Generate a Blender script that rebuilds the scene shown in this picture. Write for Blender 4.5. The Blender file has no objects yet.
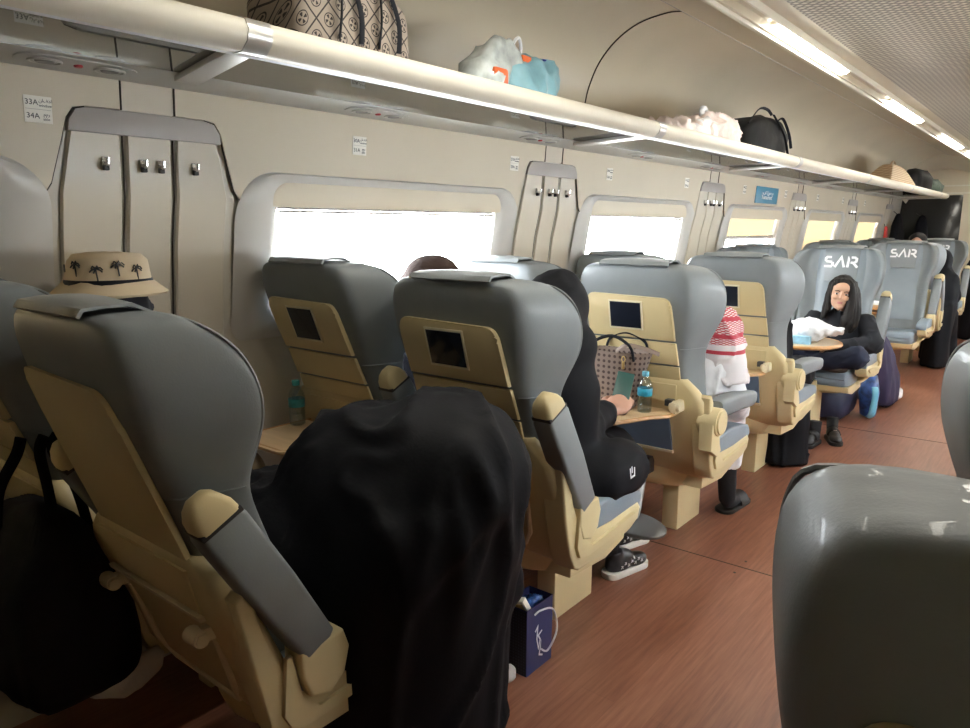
import bpy, bmesh, math, random
from math import pi, sin, cos, radians, sqrt, atan2
from mathutils import Vector, Matrix, Euler, noise
random.seed(7)
SC = bpy.context.scene
COL = SC.collection
P = 1.12                      # row pitch

# ---------------------------------------------------------------- materials
def _mat(name):
    m = bpy.data.materials.new(name); m.use_nodes = True
    nt = m.node_tree
    return m, nt, nt.nodes['Principled BSDF']
def ramp(nt, stops, interp='LINEAR'):
    r = nt.nodes.new('ShaderNodeValToRGB'); r.color_ramp.interpolation = interp
    e = r.color_ramp.elements
    while len(e) < len(stops): e.new(0.5)
    for i, (p, c) in enumerate(stops):
        e[i].position = p; e[i].color = (c[0], c[1], c[2], 1)
    return r
def plain(name, col, rough=.5, metal=0, var=.06, scale=6, bump=0, bscale=60, coat=0, spec=.5, sheen=0, stretch=(1, 1, 1), trans=0, sss=0):
    m, nt, b = _mat(name); L = nt.links
    b.inputs['Roughness'].default_value = rough; b.inputs['Metallic'].default_value = metal
    b.inputs['Coat Weight'].default_value = coat; b.inputs['Specular IOR Level'].default_value = spec
    b.inputs['Sheen Weight'].default_value = sheen; b.inputs['Transmission Weight'].default_value = trans
    tc = nt.nodes.new('ShaderNodeTexCoord'); mp = nt.nodes.new('ShaderNodeMapping'); mp.inputs['Scale'].default_value = stretch
    L.new(tc.outputs['Object'], mp.inputs['Vector'])
    n = nt.nodes.new('ShaderNodeTexNoise'); n.inputs['Scale'].default_value = scale; n.inputs['Detail'].default_value = 4
    L.new(mp.outputs['Vector'], n.inputs['Vector'])
    lo = [max(0, c * (1 - var)) for c in col]; hi = [min(1, c * (1 + var)) for c in col]
    r = ramp(nt, [(.3, lo), (.7, hi)]); L.new(n.outputs['Fac'], r.inputs['Fac']); L.new(r.outputs['Color'], b.inputs['Base Color'])
    if bump:
        n2 = nt.nodes.new('ShaderNodeTexNoise'); n2.inputs['Scale'].default_value = bscale; n2.inputs['Detail'].default_value = 3
        L.new(mp.outputs['Vector'], n2.inputs['Vector'])
        bp = nt.nodes.new('ShaderNodeBump'); bp.inputs['Strength'].default_value = bump; bp.inputs['Distance'].default_value = .01
        L.new(n2.outputs['Fac'], bp.inputs['Height']); L.new(bp.outputs['Normal'], b.inputs['Normal'])
    return m
def math_node(nt, op, a, b=None):
    n = nt.nodes.new('ShaderNodeMath'); n.operation = op
    for i, v in enumerate((a, b)):
        if v is None: continue
        if isinstance(v, (int, float)): n.inputs[i].default_value = v
        else: nt.links.new(v, n.inputs[i])
    return n.outputs[0]

M = {}
M['wall'] = plain('wall_laminate', (.665, .59, .455), .38, var=.03, scale=2.5, bump=.02, bscale=90)
M['wall_lower'] = plain('wall_lower_laminate', (.63, .59, .51), .33, var=.03, scale=2)
M['cap'] = plain('grey_cap', (.43, .40, .38), .35, var=.04)
M['bezel'] = plain('window_bezel', (.60, .58, .545), .3, var=.03)
M['slat'] = plain('slat_laminate', (.64, .58, .475), .3, var=.03, scale=3)
M['groove'] = plain('dark_groove', (.05, .04, .03), .8)
M['cove'] = plain('cove_panel', (.60, .53, .405), .32, var=.05, scale=1.4, bump=.03, bscale=3)
M['ceil_lip'] = plain('ceiling_lip', (.74, .70, .60), .3, var=.03)
M['rail'] = plain('rail_cream', (.78, .73, .62), .5, var=.03)
M['ledge'] = plain('ledge_grey', (.55, .54, .51), .3, var=.03)
M['alu'] = plain('aluminium', (.62, .61, .59), .32, metal=.7, var=.03)
M['chrome'] = plain('chrome', (.75, .75, .75), .15, metal=1, var=.02)
M['leather'] = plain('seat_leather', (.212, .235, .250), .48, var=.10, scale=5, bump=.05, bscale=260, coat=.08)
M['leather_light'] = plain('seat_leather_front', (.235, .295, .35), .42, var=.08, scale=5, bump=.12, bscale=240, coat=.1)
M['leather_mid'] = plain('backrest_leather', (.222, .262, .295), .42, var=.08, scale=5, bump=.05, bscale=260, coat=.08)
M['flap'] = plain('flap_leather', (.23, .25, .255), .38, var=.08, bump=.1, bscale=200)
M['beige'] = plain('beige_plastic', (.66, .54, .30), .42, var=.05, scale=4, bump=.04, bscale=260)
M['beige_side'] = plain('beige_side_plastic', (.68, .57, .33), .42, var=.05, scale=4, bump=.04, bscale=260)
M['beige_rim'] = plain('beige_rim', (.78, .70, .50), .4)
M['screen'] = plain('screen_glass', (.012, .015, .025), .12, var=.02)
M['dark'] = plain('dark_plastic', (.02, .02, .022), .4)
M['pocket'] = plain('pocket_leather', (.13, .20, .30), .45, var=.1, bump=.1, bscale=200)
M['steel'] = plain('grey_metal', (.22, .22, .22), .35, metal=.6)
M['woodtray'] = plain('tray_laminate', (.66, .47, .27), .32, var=.08, scale=3, stretch=(2, 14, 1))
M['woodedge'] = plain('tray_edge_wood', (.50, .26, .09), .35, var=.15, scale=8, stretch=(1, 6, 6))
M['white'] = plain('white_print', (.85, .86, .88), .5, var=.02)
M['black'] = plain('black_print', (.03, .03, .03), .6)
M['sticker'] = plain('sticker_paper', (.93, .90, .82), .4, var=.02)
M['signblue'] = plain('sign_blue', (.02, .22, .38), .35, var=.04)
M['red'] = plain('red_plastic', (.45, .03, .04), .35)

def floor_mat():
    m, nt, b = _mat('floor_planks'); L = nt.links
    tc = nt.nodes.new('ShaderNodeTexCoord')
    def noise_at(scale, st, detail=6, rough=.6):
        mp = nt.nodes.new('ShaderNodeMapping'); mp.inputs['Scale'].default_value = st
        L.new(tc.outputs['Object'], mp.inputs['Vector'])
        n = nt.nodes.new('ShaderNodeTexNoise'); n.inputs['Scale'].default_value = scale; n.inputs['Detail'].default_value = detail
        n.inputs['Roughness'].default_value = rough
        L.new(mp.outputs['Vector'], n.inputs['Vector']); return n.outputs['Fac']
    grain = noise_at(3, (22, 1.3, 1)); blotch = noise_at(1.1, (1.6, .8, 1), 3)
    sep = nt.nodes.new('ShaderNodeSeparateXYZ'); L.new(tc.outputs['Object'], sep.inputs[0])
    br = nt.nodes.new('ShaderNodeTexBrick'); br.offset = .37
    br.inputs['Scale'].default_value = 1; br.inputs['Mortar Size'].default_value = .0012; br.inputs['Brick Width'].default_value = 1.9
    br.inputs['Row Height'].default_value = .125; br.inputs['Color1'].default_value = (.35, .35, .35, 1); br.inputs['Color2'].default_value = (.68, .68, .68, 1)
    br.inputs['Mortar'].default_value = (.30, .30, .30, 1); br.inputs['Bias'].default_value = 0
    cmb = nt.nodes.new('ShaderNodeCombineXYZ'); L.new(sep.outputs['Y'], cmb.inputs['X']); L.new(sep.outputs['X'], cmb.inputs['Y'])
    L.new(cmb.outputs[0], br.inputs['Vector'])
    s = math_node(nt, 'MULTIPLY', grain, .45); s = math_node(nt, 'ADD', s, math_node(nt, 'MULTIPLY', blotch, .35))
    s = math_node(nt, 'ADD', s, math_node(nt, 'MULTIPLY', br.outputs['Color'], .22))
    r = ramp(nt, [(.32, (.105, .038, .024)), (.5, (.235, .094, .056)), (.68, (.345, .158, .098))])
    L.new(s, r.inputs['Fac']); L.new(r.outputs['Color'], b.inputs['Base Color'])
    rr = math_node(nt, 'ADD', math_node(nt, 'MULTIPLY', blotch, .25), .22); L.new(rr, b.inputs['Roughness'])
    bp = nt.nodes.new('ShaderNodeBump'); bp.inputs['Strength'].default_value = .12; bp.inputs['Distance'].default_value = .01
    L.new(s, bp.inputs['Height']); L.new(bp.outputs['Normal'], b.inputs['Normal'])
    return m
M['floor'] = floor_mat()

def mesh_ceiling_mat():
    m, nt, b = _mat('perforated_ceiling'); L = nt.links
    tc = nt.nodes.new('ShaderNodeTexCoord'); sep = nt.nodes.new('ShaderNodeSeparateXYZ'); L.new(tc.outputs['Object'], sep.inputs[0])
    x, y = sep.outputs['X'], sep.outputs['Y']
    u = math_node(nt, 'MULTIPLY', x, 2 * pi / .062); v = math_node(nt, 'MULTIPLY', y, 2 * pi / .046)
    a = math_node(nt, 'SINE', math_node(nt, 'ADD', u, v)); c = math_node(nt, 'SINE', math_node(nt, 'SUBTRACT', u, v))
    f = math_node(nt, 'MAXIMUM', a, c)
    r = ramp(nt, [(.30, (.66, .60, .50)), (.62, (.20, .18, .15))]); L.new(math_node(nt, 'ADD', math_node(nt, 'MULTIPLY', f, .5), .5), r.inputs['Fac'])
    r.color_ramp.elements[0].position = .55; r.color_ramp.elements[1].position = .85
    L.new(r.outputs['Color'], b.inputs['Base Color']); b.inputs['Roughness'].default_value = .4
    
    return m
M['mesh'] = mesh_ceiling_mat()

def glass_mat(name, tint, gloss, rough=.02):
    m = bpy.data.materials.new(name); m.use_nodes = True; nt = m.node_tree; nt.nodes.clear()
    o = nt.nodes.new('ShaderNodeOutputMaterial'); mx = nt.nodes.new('ShaderNodeMixShader'); mx.inputs[0].default_value = gloss
    t = nt.nodes.new('ShaderNodeBsdfTransparent'); t.inputs[0].default_value = (*tint, 1)
    g = nt.nodes.new('ShaderNodeBsdfGlossy'); g.inputs['Roughness'].default_value = rough
    nt.links.new(t.outputs[0], mx.inputs[1]); nt.links.new(g.outputs[0], mx.inputs[2]); nt.links.new(mx.outputs[0], o.inputs[0])
    return m
M['blind_roll'] = plain('golden_blind_roll', (.50, .36, .17), .35, metal=.4)
M['pane'] = glass_mat('window_pane', (.97, .98, .98), .04)
M['shelf'] = glass_mat('smoked_shelf_glass', (.42, .42, .40), .50, .02)
M['bottle'] = glass_mat('bottle_plastic', (.90, .94, .96), .14, .05)
def blind_mat():
    m = bpy.data.materials.new('roller_blind_fabric'); m.use_nodes = True; nt = m.node_tree; nt.nodes.clear()
    o = nt.nodes.new('ShaderNodeOutputMaterial'); mx = nt.nodes.new('ShaderNodeMixShader'); mx.inputs[0].default_value = .036
    d = nt.nodes.new('ShaderNodeBsdfDiffuse'); d.inputs[0].default_value = (.72, .58, .33, 1)
    t = nt.nodes.new('ShaderNodeBsdfTranslucent'); t.inputs[0].default_value = (1.0, .74, .40, 1)
    nt.links.new(d.outputs[0], mx.inputs[1]); nt.links.new(t.outputs[0], mx.inputs[2]); nt.links.new(mx.outputs[0], o.inputs[0])
    return m
M['blind'] = blind_mat()
def emit(name, col, s):
    m = bpy.data.materials.new(name); m.use_nodes = True; nt = m.node_tree; nt.nodes.clear()
    o = nt.nodes.new('ShaderNodeOutputMaterial'); e = nt.nodes.new('ShaderNodeEmission')
    e.inputs[0].default_value = (*col, 1); e.inputs[1].default_value = s
    nt.links.new(e.outputs[0], o.inputs[0]); return m
M['lamp'] = emit('lamp_diffuser', (1, .96, .84), 22)

# ---------------------------------------------------------------- mesh helpers
def catmull(pts, n=6, closed=False):
    pts = [Vector(p) for p in pts]; N = len(pts); out = []
    rng = range(N if closed else N - 1)
    for i in rng:
        p0 = pts[(i - 1) % N] if closed or i > 0 else pts[0]
        p1 = pts[i]; p2 = pts[(i + 1) % N]
        p3 = pts[(i + 2) % N] if closed or i + 2 < N else pts[-1]
        for k in range(n):
            t = k / n; t2 = t * t; t3 = t2 * t
            out.append(.5 * ((2 * p1) + (p2 - p0) * t + (2 * p0 - 5 * p1 + 4 * p2 - p3) * t2 + (3 * p1 - p0 - 3 * p2 + p3) * t3))
    if not closed: out.append(pts[-1])
    return out
class MB:
    def __init__(s): s.bm = bmesh.new()
    def box(s, lo, hi, bev=0, seg=2, mtx=None):
        lo, hi = Vector(lo), Vector(hi)
        r = bmesh.ops.create_cube(s.bm, size=1); vs = r['verts']
        for v in vs: v.co = Vector([(lo[i] + hi[i]) / 2 + v.co[i] * (hi[i] - lo[i]) for i in range(3)])
        if mtx: bmesh.ops.transform(s.bm, matrix=mtx, verts=vs)
        if bev:
            es = list({e for v in vs for e in v.link_edges})
            bmesh.ops.bevel(s.bm, geom=es, offset=bev, segments=seg, profile=.6, affect='EDGES')
        return s
    def cyl(s, p0, p1, r0, r1=None, seg=20, bev=0):
        p0, p1 = Vector(p0), Vector(p1); r1 = r0 if r1 is None else r1
        d = p1 - p0; q = d.to_track_quat('Z', 'Y').to_matrix().to_4x4()
        r = bmesh.ops.create_cone(s.bm, cap_ends=True, segments=seg, radius1=r0, radius2=r1, depth=d.length, matrix=Matrix.Translation((p0 + p1) / 2) @ q)
        if bev:
            es = [e for e in {e for v in r['verts'] for e in v.link_edges} if len([f for f in e.link_faces if len(f.verts) > 4]) == 1]
            bmesh.ops.bevel(s.bm, geom=es, offset=bev, segments=2, affect='EDGES')
        return s
    def ell(s, c, r, rot=(0, 0, 0), seg=20):
        bmesh.ops.create_uvsphere(s.bm, u_segments=seg, v_segments=seg * 2 // 3, radius=1,
            matrix=Matrix.Translation(c) @ Euler(rot).to_matrix().to_4x4() @ Matrix.Diagonal((*r, 1)))
        return s
    def tube(s, pts, r, seg=8, closed=False, cap=True):
        pts = [Vector(p) for p in pts]; n = len(pts); rings = []; ref = None
        for i, p in enumerate(pts):
            a = pts[(i - 1) % n] if closed or i else pts[i]; b = pts[(i + 1) % n] if closed or i < n - 1 else pts[i]
            t = (b - a).normalized() if (b - a).length > 1e-9 else Vector((0, 0, 1))
            if ref is None: ref = t.orthogonal().normalized()
            ref = (ref - t * ref.dot(t)); ref = ref.normalized() if ref.length > 1e-6 else t.orthogonal().normalized()
            bn = t.cross(ref); rr = r[i] if isinstance(r, list) else r
            ra, rb = (rr if isinstance(rr, (list, tuple)) else (rr, rr))
            rings.append([s.bm.verts.new(p + ref * ra * cos(2 * pi * k / seg) + bn * rb * sin(2 * pi * k / seg)) for k in range(seg)])
        s._skin(rings, closed, cap); return s
    def _skin(s, rings, closed=False, cap=True):
        n = len(rings); m = len(rings[0])
        for i in range(n if closed else n - 1):
            A, B = rings[i], rings[(i + 1) % n]
            for k in range(m): s.bm.faces.new((A[k], A[(k + 1) % m], B[(k + 1) % m], B[k]))
        if cap and not closed:
            s.bm.faces.new(rings[0][::-1]); s.bm.faces.new(rings[-1])
    def loft(s, rings, cap=True, closed=False):
        R = [[s.bm.verts.new(Vector(p)) for p in ring] for ring in rings]; s._skin(R, closed, cap); return s
    def grid(s, rows):
        R = [[s.bm.verts.new(Vector(p)) for p in row] for row in rows]
        for a, b in zip(R, R[1:]):
            for k in range(len(a) - 1): s.bm.faces.new((a[k], a[k + 1], b[k + 1], b[k]))
        return s
    def prism(s, poly, d, bev=0, seg=2):
        """poly: 3D points in order, extruded by vector d"""
        d = Vector(d); A = [s.bm.verts.new(Vector(p)) for p in poly]; B = [s.bm.verts.new(Vector(p) + d) for p in poly]
        f1 = s.bm.faces.new(A[::-1]); f2 = s.bm.faces.new(B); n = len(A)
        for k in range(n): s.bm.faces.new((A[k], A[(k + 1) % n], B[(k + 1) % n], B[k]))
        if bev:
            es = list(set(f1.edges) | set(f2.edges)); bmesh.ops.bevel(s.bm, geom=es, offset=bev, segments=seg, profile=.6, affect='EDGES')
        return s
    def sub(s, n=1):
        me = s.mesh('t'); o = bpy.data.objects.new('t', me); COL.objects.link(o)
        md = o.modifiers.new('s', 'SUBSURF'); md.levels = n; md.render_levels = n
        s._bake(o); return s
    def _bake(s, o):
        dg = bpy.context.evaluated_depsgraph_get(); dg.update()
        me = bpy.data.meshes.new_from_object(o.evaluated_get(dg)); old = o.data
        bpy.data.objects.remove(o); bpy.data.meshes.remove(old)
        s.bm = bmesh.new(); s.bm.from_mesh(me); bpy.data.meshes.remove(me)
    def remesh(s, voxel=.015, smooth=6, fac=.5):
        me = s.mesh('t'); o = bpy.data.objects.new('t', me); COL.objects.link(o)
        md = o.modifiers.new('r', 'REMESH'); md.mode = 'VOXEL'; md.voxel_size = voxel
        if smooth: m2 = o.modifiers.new('s', 'SMOOTH'); m2.iterations = smooth; m2.factor = fac
        s._bake(o); return s
    def warp(s, fn):
        """fn(co, normal) -> offset along the normal (float) or Vector"""
        s.bm.normal_update()
        off = [(v, fn(v.co, v.normal)) for v in s.bm.verts]
        for v, f in off: v.co += f if isinstance(f, Vector) else v.normal * f
        return s
    def floor_at(s, z):
        for v in s.bm.verts: v.co.z = max(v.co.z, z)
        return s
    def soften(s, n=3, f=.5):
        for _ in range(n): bmesh.ops.smooth_vert(s.bm, verts=s.bm.verts, factor=f, use_axis_x=True, use_axis_y=True, use_axis_z=True)
        return s
    def solid(s, t):
        """give an open sheet a thickness"""
        bmesh.ops.recalc_face_normals(s.bm, faces=s.bm.faces)
        bmesh.ops.solidify(s.bm, geom=s.bm.faces[:], thickness=t); return s
    def xf(s, m): bmesh.ops.transform(s.bm, matrix=m, verts=s.bm.verts); return s
    def mesh(s, name):
        me = bpy.data.meshes.new(name); s.bm.to_mesh(me); s.bm.free(); return me
def folds(amp, fx=9, fz=1.5, seed=0, fy=None):
    fy = fx if fy is None else fy
    def f(c, n):
        q = Vector((c.x * fx + seed, c.y * fy + seed * 2.3, c.z * fz))
        a = noise.noise(q); b = noise.noise(q * 2.3 + Vector((5, 3, 1)))
        return amp * ((1 - abs(a) * 2.2) * .7 + b * .35)
    return f
def finish(me, mat, angle=38, smooth=True):
    bm = bmesh.new(); bm.from_mesh(me); bmesh.ops.recalc_face_normals(bm, faces=bm.faces); bm.to_mesh(me); bm.free()
    me.materials.append(mat)
    if smooth:
        me.polygons.foreach_set('use_smooth', [True] * len(me.polygons))
        if angle < 180: me.set_sharp_from_angle(angle=radians(angle))
def obj(name, mb, mat, parent=None, angle=38, smooth=True):
    me = mb if isinstance(mb, bpy.types.Mesh) else mb.mesh(name)
    if not me.materials: finish(me, M[mat] if isinstance(mat, str) else mat, angle, smooth)
    o = bpy.data.objects.new(name, me); COL.objects.link(o)
    if parent: o.parent = parent
    return o
def struct(name, mb, mat, parent=None, angle=38):
    o = obj(name, mb, mat, parent, angle)
    if not parent: o['kind'] = 'structure'
    return o
def tag(o, label, cat, group=None):
    o['label'] = label; o['category'] = cat
    if group: o['group'] = group
    return o
def thing(name, label, cat, loc=(0, 0, 0), rz=0, group=None):
    o = bpy.data.objects.new(name, None); COL.objects.link(o); o.empty_display_size = .1
    o.location = loc; o.rotation_euler = (0, 0, rz)
    return tag(o, label, cat, group)
def copy_tree(o, parent=None):
    c = o.copy(); COL.objects.link(c); c.parent = parent
    for ch in o.children: copy_tree(ch, c)
    return c
def rrect(y0, y1, z0, z1, r, n=6):
    """rounded rectangle outline as (a, b) pairs; r = radius or 4 radii (bl, br, tr, tl)"""
    rs = r if isinstance(r, (list, tuple)) else [r] * 4; out = []
    for (cy, cz, a0, rr) in ((y0 + rs[0], z0 + rs[0], pi, rs[0]), (y1 - rs[1], z0 + rs[1], 1.5 * pi, rs[1]), (y1 - rs[2], z1 - rs[2], 0, rs[2]), (y0 + rs[3], z1 - rs[3], .5 * pi, rs[3])):
        for k in range(n + 1):
            a = a0 + k / n * pi / 2; out.append((cy + rr * cos(a), cz + rr * sin(a)))
    return out
def text_mesh(body, size, bold=0.0, extr=.0006, align='CENTER'):
    cu = bpy.data.curves.new('t', 'FONT'); cu.body = body; cu.size = size; cu.align_x = align; cu.align_y = 'CENTER'
    cu.extrude = extr; cu.offset = bold; cu.resolution_u = 3
    o = bpy.data.objects.new('t', cu); COL.objects.link(o)
    dg = bpy.context.evaluated_depsgraph_get(); dg.update()
    me = bpy.data.meshes.new_from_object(o.evaluated_get(dg)); bpy.data.objects.remove(o); bpy.data.curves.remove(cu)
    mb = MB(); mb.bm.from_mesh(me); bpy.data.meshes.remove(me); return mb
WALLTEXT = Matrix(((0, 0, 1, 0), (1, 0, 0, 0), (0, 1, 0, 0), (0, 0, 0, 1)))   # text plane -> wall plane facing +x, reading along +y
# ---------------------------------------------------------------- room shell
Y0, Y1 = -1.7, 13.5
XL, XC = -2.32, -.87          # left wall at 1.98 m, middle of the car
POST = [1.19 + 2.27 * k for k in range(-1, 6)]
WIN = [2.33 + 2.27 * k for k in range(-1, 5)]
def wx(z):                    # inner face of the left wall
    pts = [(0, -2.37), (.12, -2.40), (.5, -2.43), (1.1, -2.43), (1.45, -2.385), (1.6, -2.35), (1.98, -2.32)]
    for (a, xa), (b, xb) in zip(pts, pts[1:]):
        if z <= b: return xa + (xb - xa) * (z - a) / (b - a)
    return XL
def mirror_x(mb): 
    return mb.xf(Matrix.Translation((2 * XC, 0, 0)) @ Matrix.Diagonal((-1, 1, 1, 1)))
mb = MB(); mb.box((-2.5, Y0, -.06), (2 * XC + 2.5, Y1 + .3, 0)); struct('floor', mb, 'floor')
# cross seams of the floor covering
mb = MB()
for y in (3.10, 5.92): mb.box((-2.3, y - .003, 0), (.5, y + .003, .0012))
struct('trim_1', mb, 'groove')
mb = MB()
for x, y in ((-1.03, 3.03), (-.80, 3.03), (-.57, 3.03), (-1.03, 3.17), (-.6, 3.17)): mb.cyl((x, y, 0), (x, y, .0015), .006, seg=12)
struct('trim_2', mb, 'dark')

def wall_mesh():
    mb = MB(); zs = [0, .12, .3, .5, 1.1, 1.18, 1.45, 1.6, 1.66, 1.98]
    ys = [Y0]
    for c in WIN: ys += [c - .66, c + .66]
    ys += [Y1]
    for i in range(len(ys) - 1):
        for j in range(len(zs) - 1):
            if i % 2 == 1 and zs[j] >= 1.18 and zs[j + 1] <= 1.661: continue
            y_a, y_b, za, zb = ys[i], ys[i + 1], zs[j], zs[j + 1]
            mb.grid([[(wx(za), y_a, za), (wx(za), y_b, za)], [(wx(zb), y_a, zb), (wx(zb), y_b, zb)]])
    bmesh.ops.remove_doubles(mb.bm, verts=mb.bm.verts, dist=1e-5)
    # outward thickness
    ext = bmesh.ops.extrude_face_region(mb.bm, geom=mb.bm.faces[:])
    for g in ext['geom']:
        if isinstance(g, bmesh.types.BMVert): g.co.x -= .06
    return mb
struct('wall_left', wall_mesh(), 'wall_lower', angle=20)
struct('wall_right', mirror_x(wall_mesh()), 'wall_lower', angle=20)
mb = MB(); mb.box((-2.5, Y0 - .08, 0), (2 * XC + 2.5, Y0, 2.7)); struct('wall_back', mb, plain('unseen_dark_wall', (.09, .085, .08), .6))  # unseen wall, coloured dark to cut bounced light on the near seats

# ceiling: coves, sloping panels and lips, then the perforated middle
half = [(-2.32, 1.98), (-2.27, 2.04), (-2.22, 2.14), (-2.19, 2.25), (-2.13, 2.37), (-2.03, 2.47), (-1.90, 2.535), (-1.75, 2.558), (-1.67, 2.553), (-1.55, 2.52), (-1.36, 2.462), (-1.335, 2.462), (-1.33, 2.50), (-1.27, 2.512), (-1.155, 2.50)]
hs = catmull([(a, 0, b) for a, b in half[:9]], 4) + [Vector((a, 0, b)) for a, b in half[9:]]
def prof_sheet(pts, y0, y1, th=.03):
    mb = MB(); rings = []
    up = [p + Vector((0, 0, th)) for p in pts[::-1]]
    for y in (y0, y1): rings.append([(p.x, y, p.z) for p in list(pts) + up])
    return mb.loft(rings)
ce = struct('ceiling', prof_sheet(hs, Y0, Y1), 'cove', angle=30)
ce2 = struct('ceiling.001', mirror_x(prof_sheet(hs, Y0, Y1)), 'cove', angle=30)
mb = MB(); mb.box((-1.157, Y0, 2.498), (-.50, Y1, 2.53)); struct('ceiling.002', mb, 'mesh')
# dark joints across the cove
mb = MB()
for y in (-.9, 3.6):
    mb.tube([(p.x + .002, y, p.z - .003) for p in hs[2:-6]], .0035, 6)
struct('trim_3', mb, 'groove')
mb = MB(); mb.tube([(-1.67, Y0, 2.552), (-1.67, Y1, 2.552)], .003, 6); struct('trim_4', mb, 'cap')
# lip under which the lamps sit
for s_, nm in ((0, 'trim_5'), (1, 'trim_6')):
    mb = MB(); mb.box((-1.375, Y0, 2.445), (-1.35, Y1, 2.472), .006); mb.box((-1.275, Y0, 2.475), (-1.262, Y1, 2.512), .004)
    if s_: mirror_x(mb)
    struct(nm, mb, 'ceil_lip')
# lamps
def make_lamp():
    t = thing('ceiling_lamp', '', 'lamp')
    mb = MB(); mb.box((-.045, -.685, .018), (.045, .685, .035), .004); obj('housing', mb, 'ceil_lip', t)
    mb = MB()
    rings = []
    for y in (-.675, -.66, .66, .675):
        k = .6 if abs(y) > .67 else 1
        rings.append([(.04 * cos(a) , y, .018 - .028 * k * sin(a)) for a in [i * pi / 10 for i in range(11)]])
    mb.loft(rings); obj('diffuser', mb, 'lamp', t)
    return t
lamp0 = make_lamp(); first = True
ORD = ['nearest', 'second nearest', 'third nearest', 'fourth nearest', 'fifth nearest', 'farthest']
for i, y in enumerate((1.76, 4.58, 7.38, 10.3, 12.6)):
    for s_ in (0, 1):
        x = -1.31 if not s_ else 2 * XC + 1.31
        if s_ and i > 3: continue
        o = lamp0 if first else copy_tree(lamp0); first = False
        o.location = (x, y, 2.470)
        o['group'] = 'strip lamps in the ceiling'
        o['label'] = ('long ceiling strip lamp in the left row, %s the camera' if not s_ else 'long ceiling strip lamp in the right row, %s the camera') % ORD[i] if i < 5 else ''

# ---- left wall cladding: upper panels, pillar inserts
def on_wall(y, z, d): return (wx(z) + d, y, z)
def plate(mb, poly, d0, d1, bev=.003):
    A = [on_wall(y, z, d0) for y, z in poly]
    mb.prism(A, (d1 - d0, 0, 0), bev); return mb
def upper_panel(p, q):
    L = [(p + .085, 1.975), (p + .085, 1.853), (p + .19, 1.852), (p + .225, 1.845), (p + .245, 1.815), (p + .262, 1.75), (p + .296, 1.63), (p + .312, 1.605), (p + .34, 1.592), (p + .43, 1.578)]
    R = [(q - (y - p), z) for y, z in L[::-1]]
    return L + R
ups = []
for i in range(len(POST) - 1):
    p, q = POST[i], POST[i + 1]
    mb = MB(); poly = upper_panel(p, q)
    # a strip of quads so the panel follows the wall's slope
    n = 10; L, R = poly[:10], poly[10:][::-1]
    rows = []
    for (a, b) in zip(L, R):
        rows.append([on_wall(a[0] + (b[0] - a[0]) * k / 12, a[1], .016) for k in range(13)])
    mb.grid(rows)
    bmesh.ops.recalc_face_normals(mb.bm, faces=mb.bm.faces)
    ext = bmesh.ops.extrude_face_region(mb.bm, geom=mb.bm.faces[:])
    for g in ext['geom']:
        if isinstance(g, bmesh.types.BMVert): g.co.x -= .02
    struct('trim_%d' % (10 + i), mb, 'wall', angle=25)
    mb = MB(); mb.tube([on_wall(y, z - .003, .010) for y, z in L[2:]], .0035, 6)
    mb.tube([on_wall(y, z - .003, .010) for y, z in R[2:]], .0035, 6)
    struct('trim_%d' % (30 + i), mb, 'groove')
mb = MB()
for p in POST:
    for dy in (-.085, .085):
        mb.tube([on_wall(p + dy, 1.975, .016), on_wall(p + dy, 1.852, .016)], .0032, 6)
struct('trim_7', mb, 'groove')
for k, p in enumerate(POST):
    mb = MB()
    mb.grid([[on_wall(p - .085, z, .014), on_wall(p + .085, z, .014)] for z in (1.853, 1.975)])
    for a, b, wa, wb in ((-.24, -.085, -.275, -.085), (-.077, .077, -.077, .077), (.085, .24, .085, .275)):
        rows = []
        for z in (.12, .5, .8, 1.1, 1.3, 1.45, 1.6, 1.70, 1.785):
            t = min(1, max(0, (1.785 - z) / .18)); l = a + (wa - a) * t; r = b + (wb - b) * t
            rows.append([on_wall(p + l + .004, z, .006), on_wall(p + l + .010, z, .014), on_wall(p + r - .010, z, .014), on_wall(p + r - .004, z, .006)])
        mb.grid(rows)
    struct('trim_%d' % (50 + k), mb, 'slat', angle=30)
    mb = MB()
    for dy in (-.081, .081): mb.tube([on_wall(p + dy, z, .004) for z in (.12, .5, .8, 1.1, 1.45, 1.6, 1.785)], 0.0028, 6)
    struct('trim_%d' % (60 + k), mb, 'groove')
    mb = MB()
    poly = [(p - .245, 1.778), (p + .245, 1.778), (p + .24, 1.81), (p + .22, 1.84), (p + .18, 1.850), (p - .18, 1.850), (p - .22, 1.84), (p - .24, 1.81)]
    mb.prism([on_wall(y, z, .0) for y, z in poly], (.024, 0, 0), .005)
    struct('trim_%d' % (40 + k), mb, 'cap')
# right wall gets the same upper panel as one strip
mb = MB(); mb.grid([[(2 * XC - wx(z) - .016, Y0, z), (2 * XC - wx(z) - .016, Y1, z)] for z in (1.70, 1.98)]); struct('trim_8', mb, 'wall')

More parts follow.
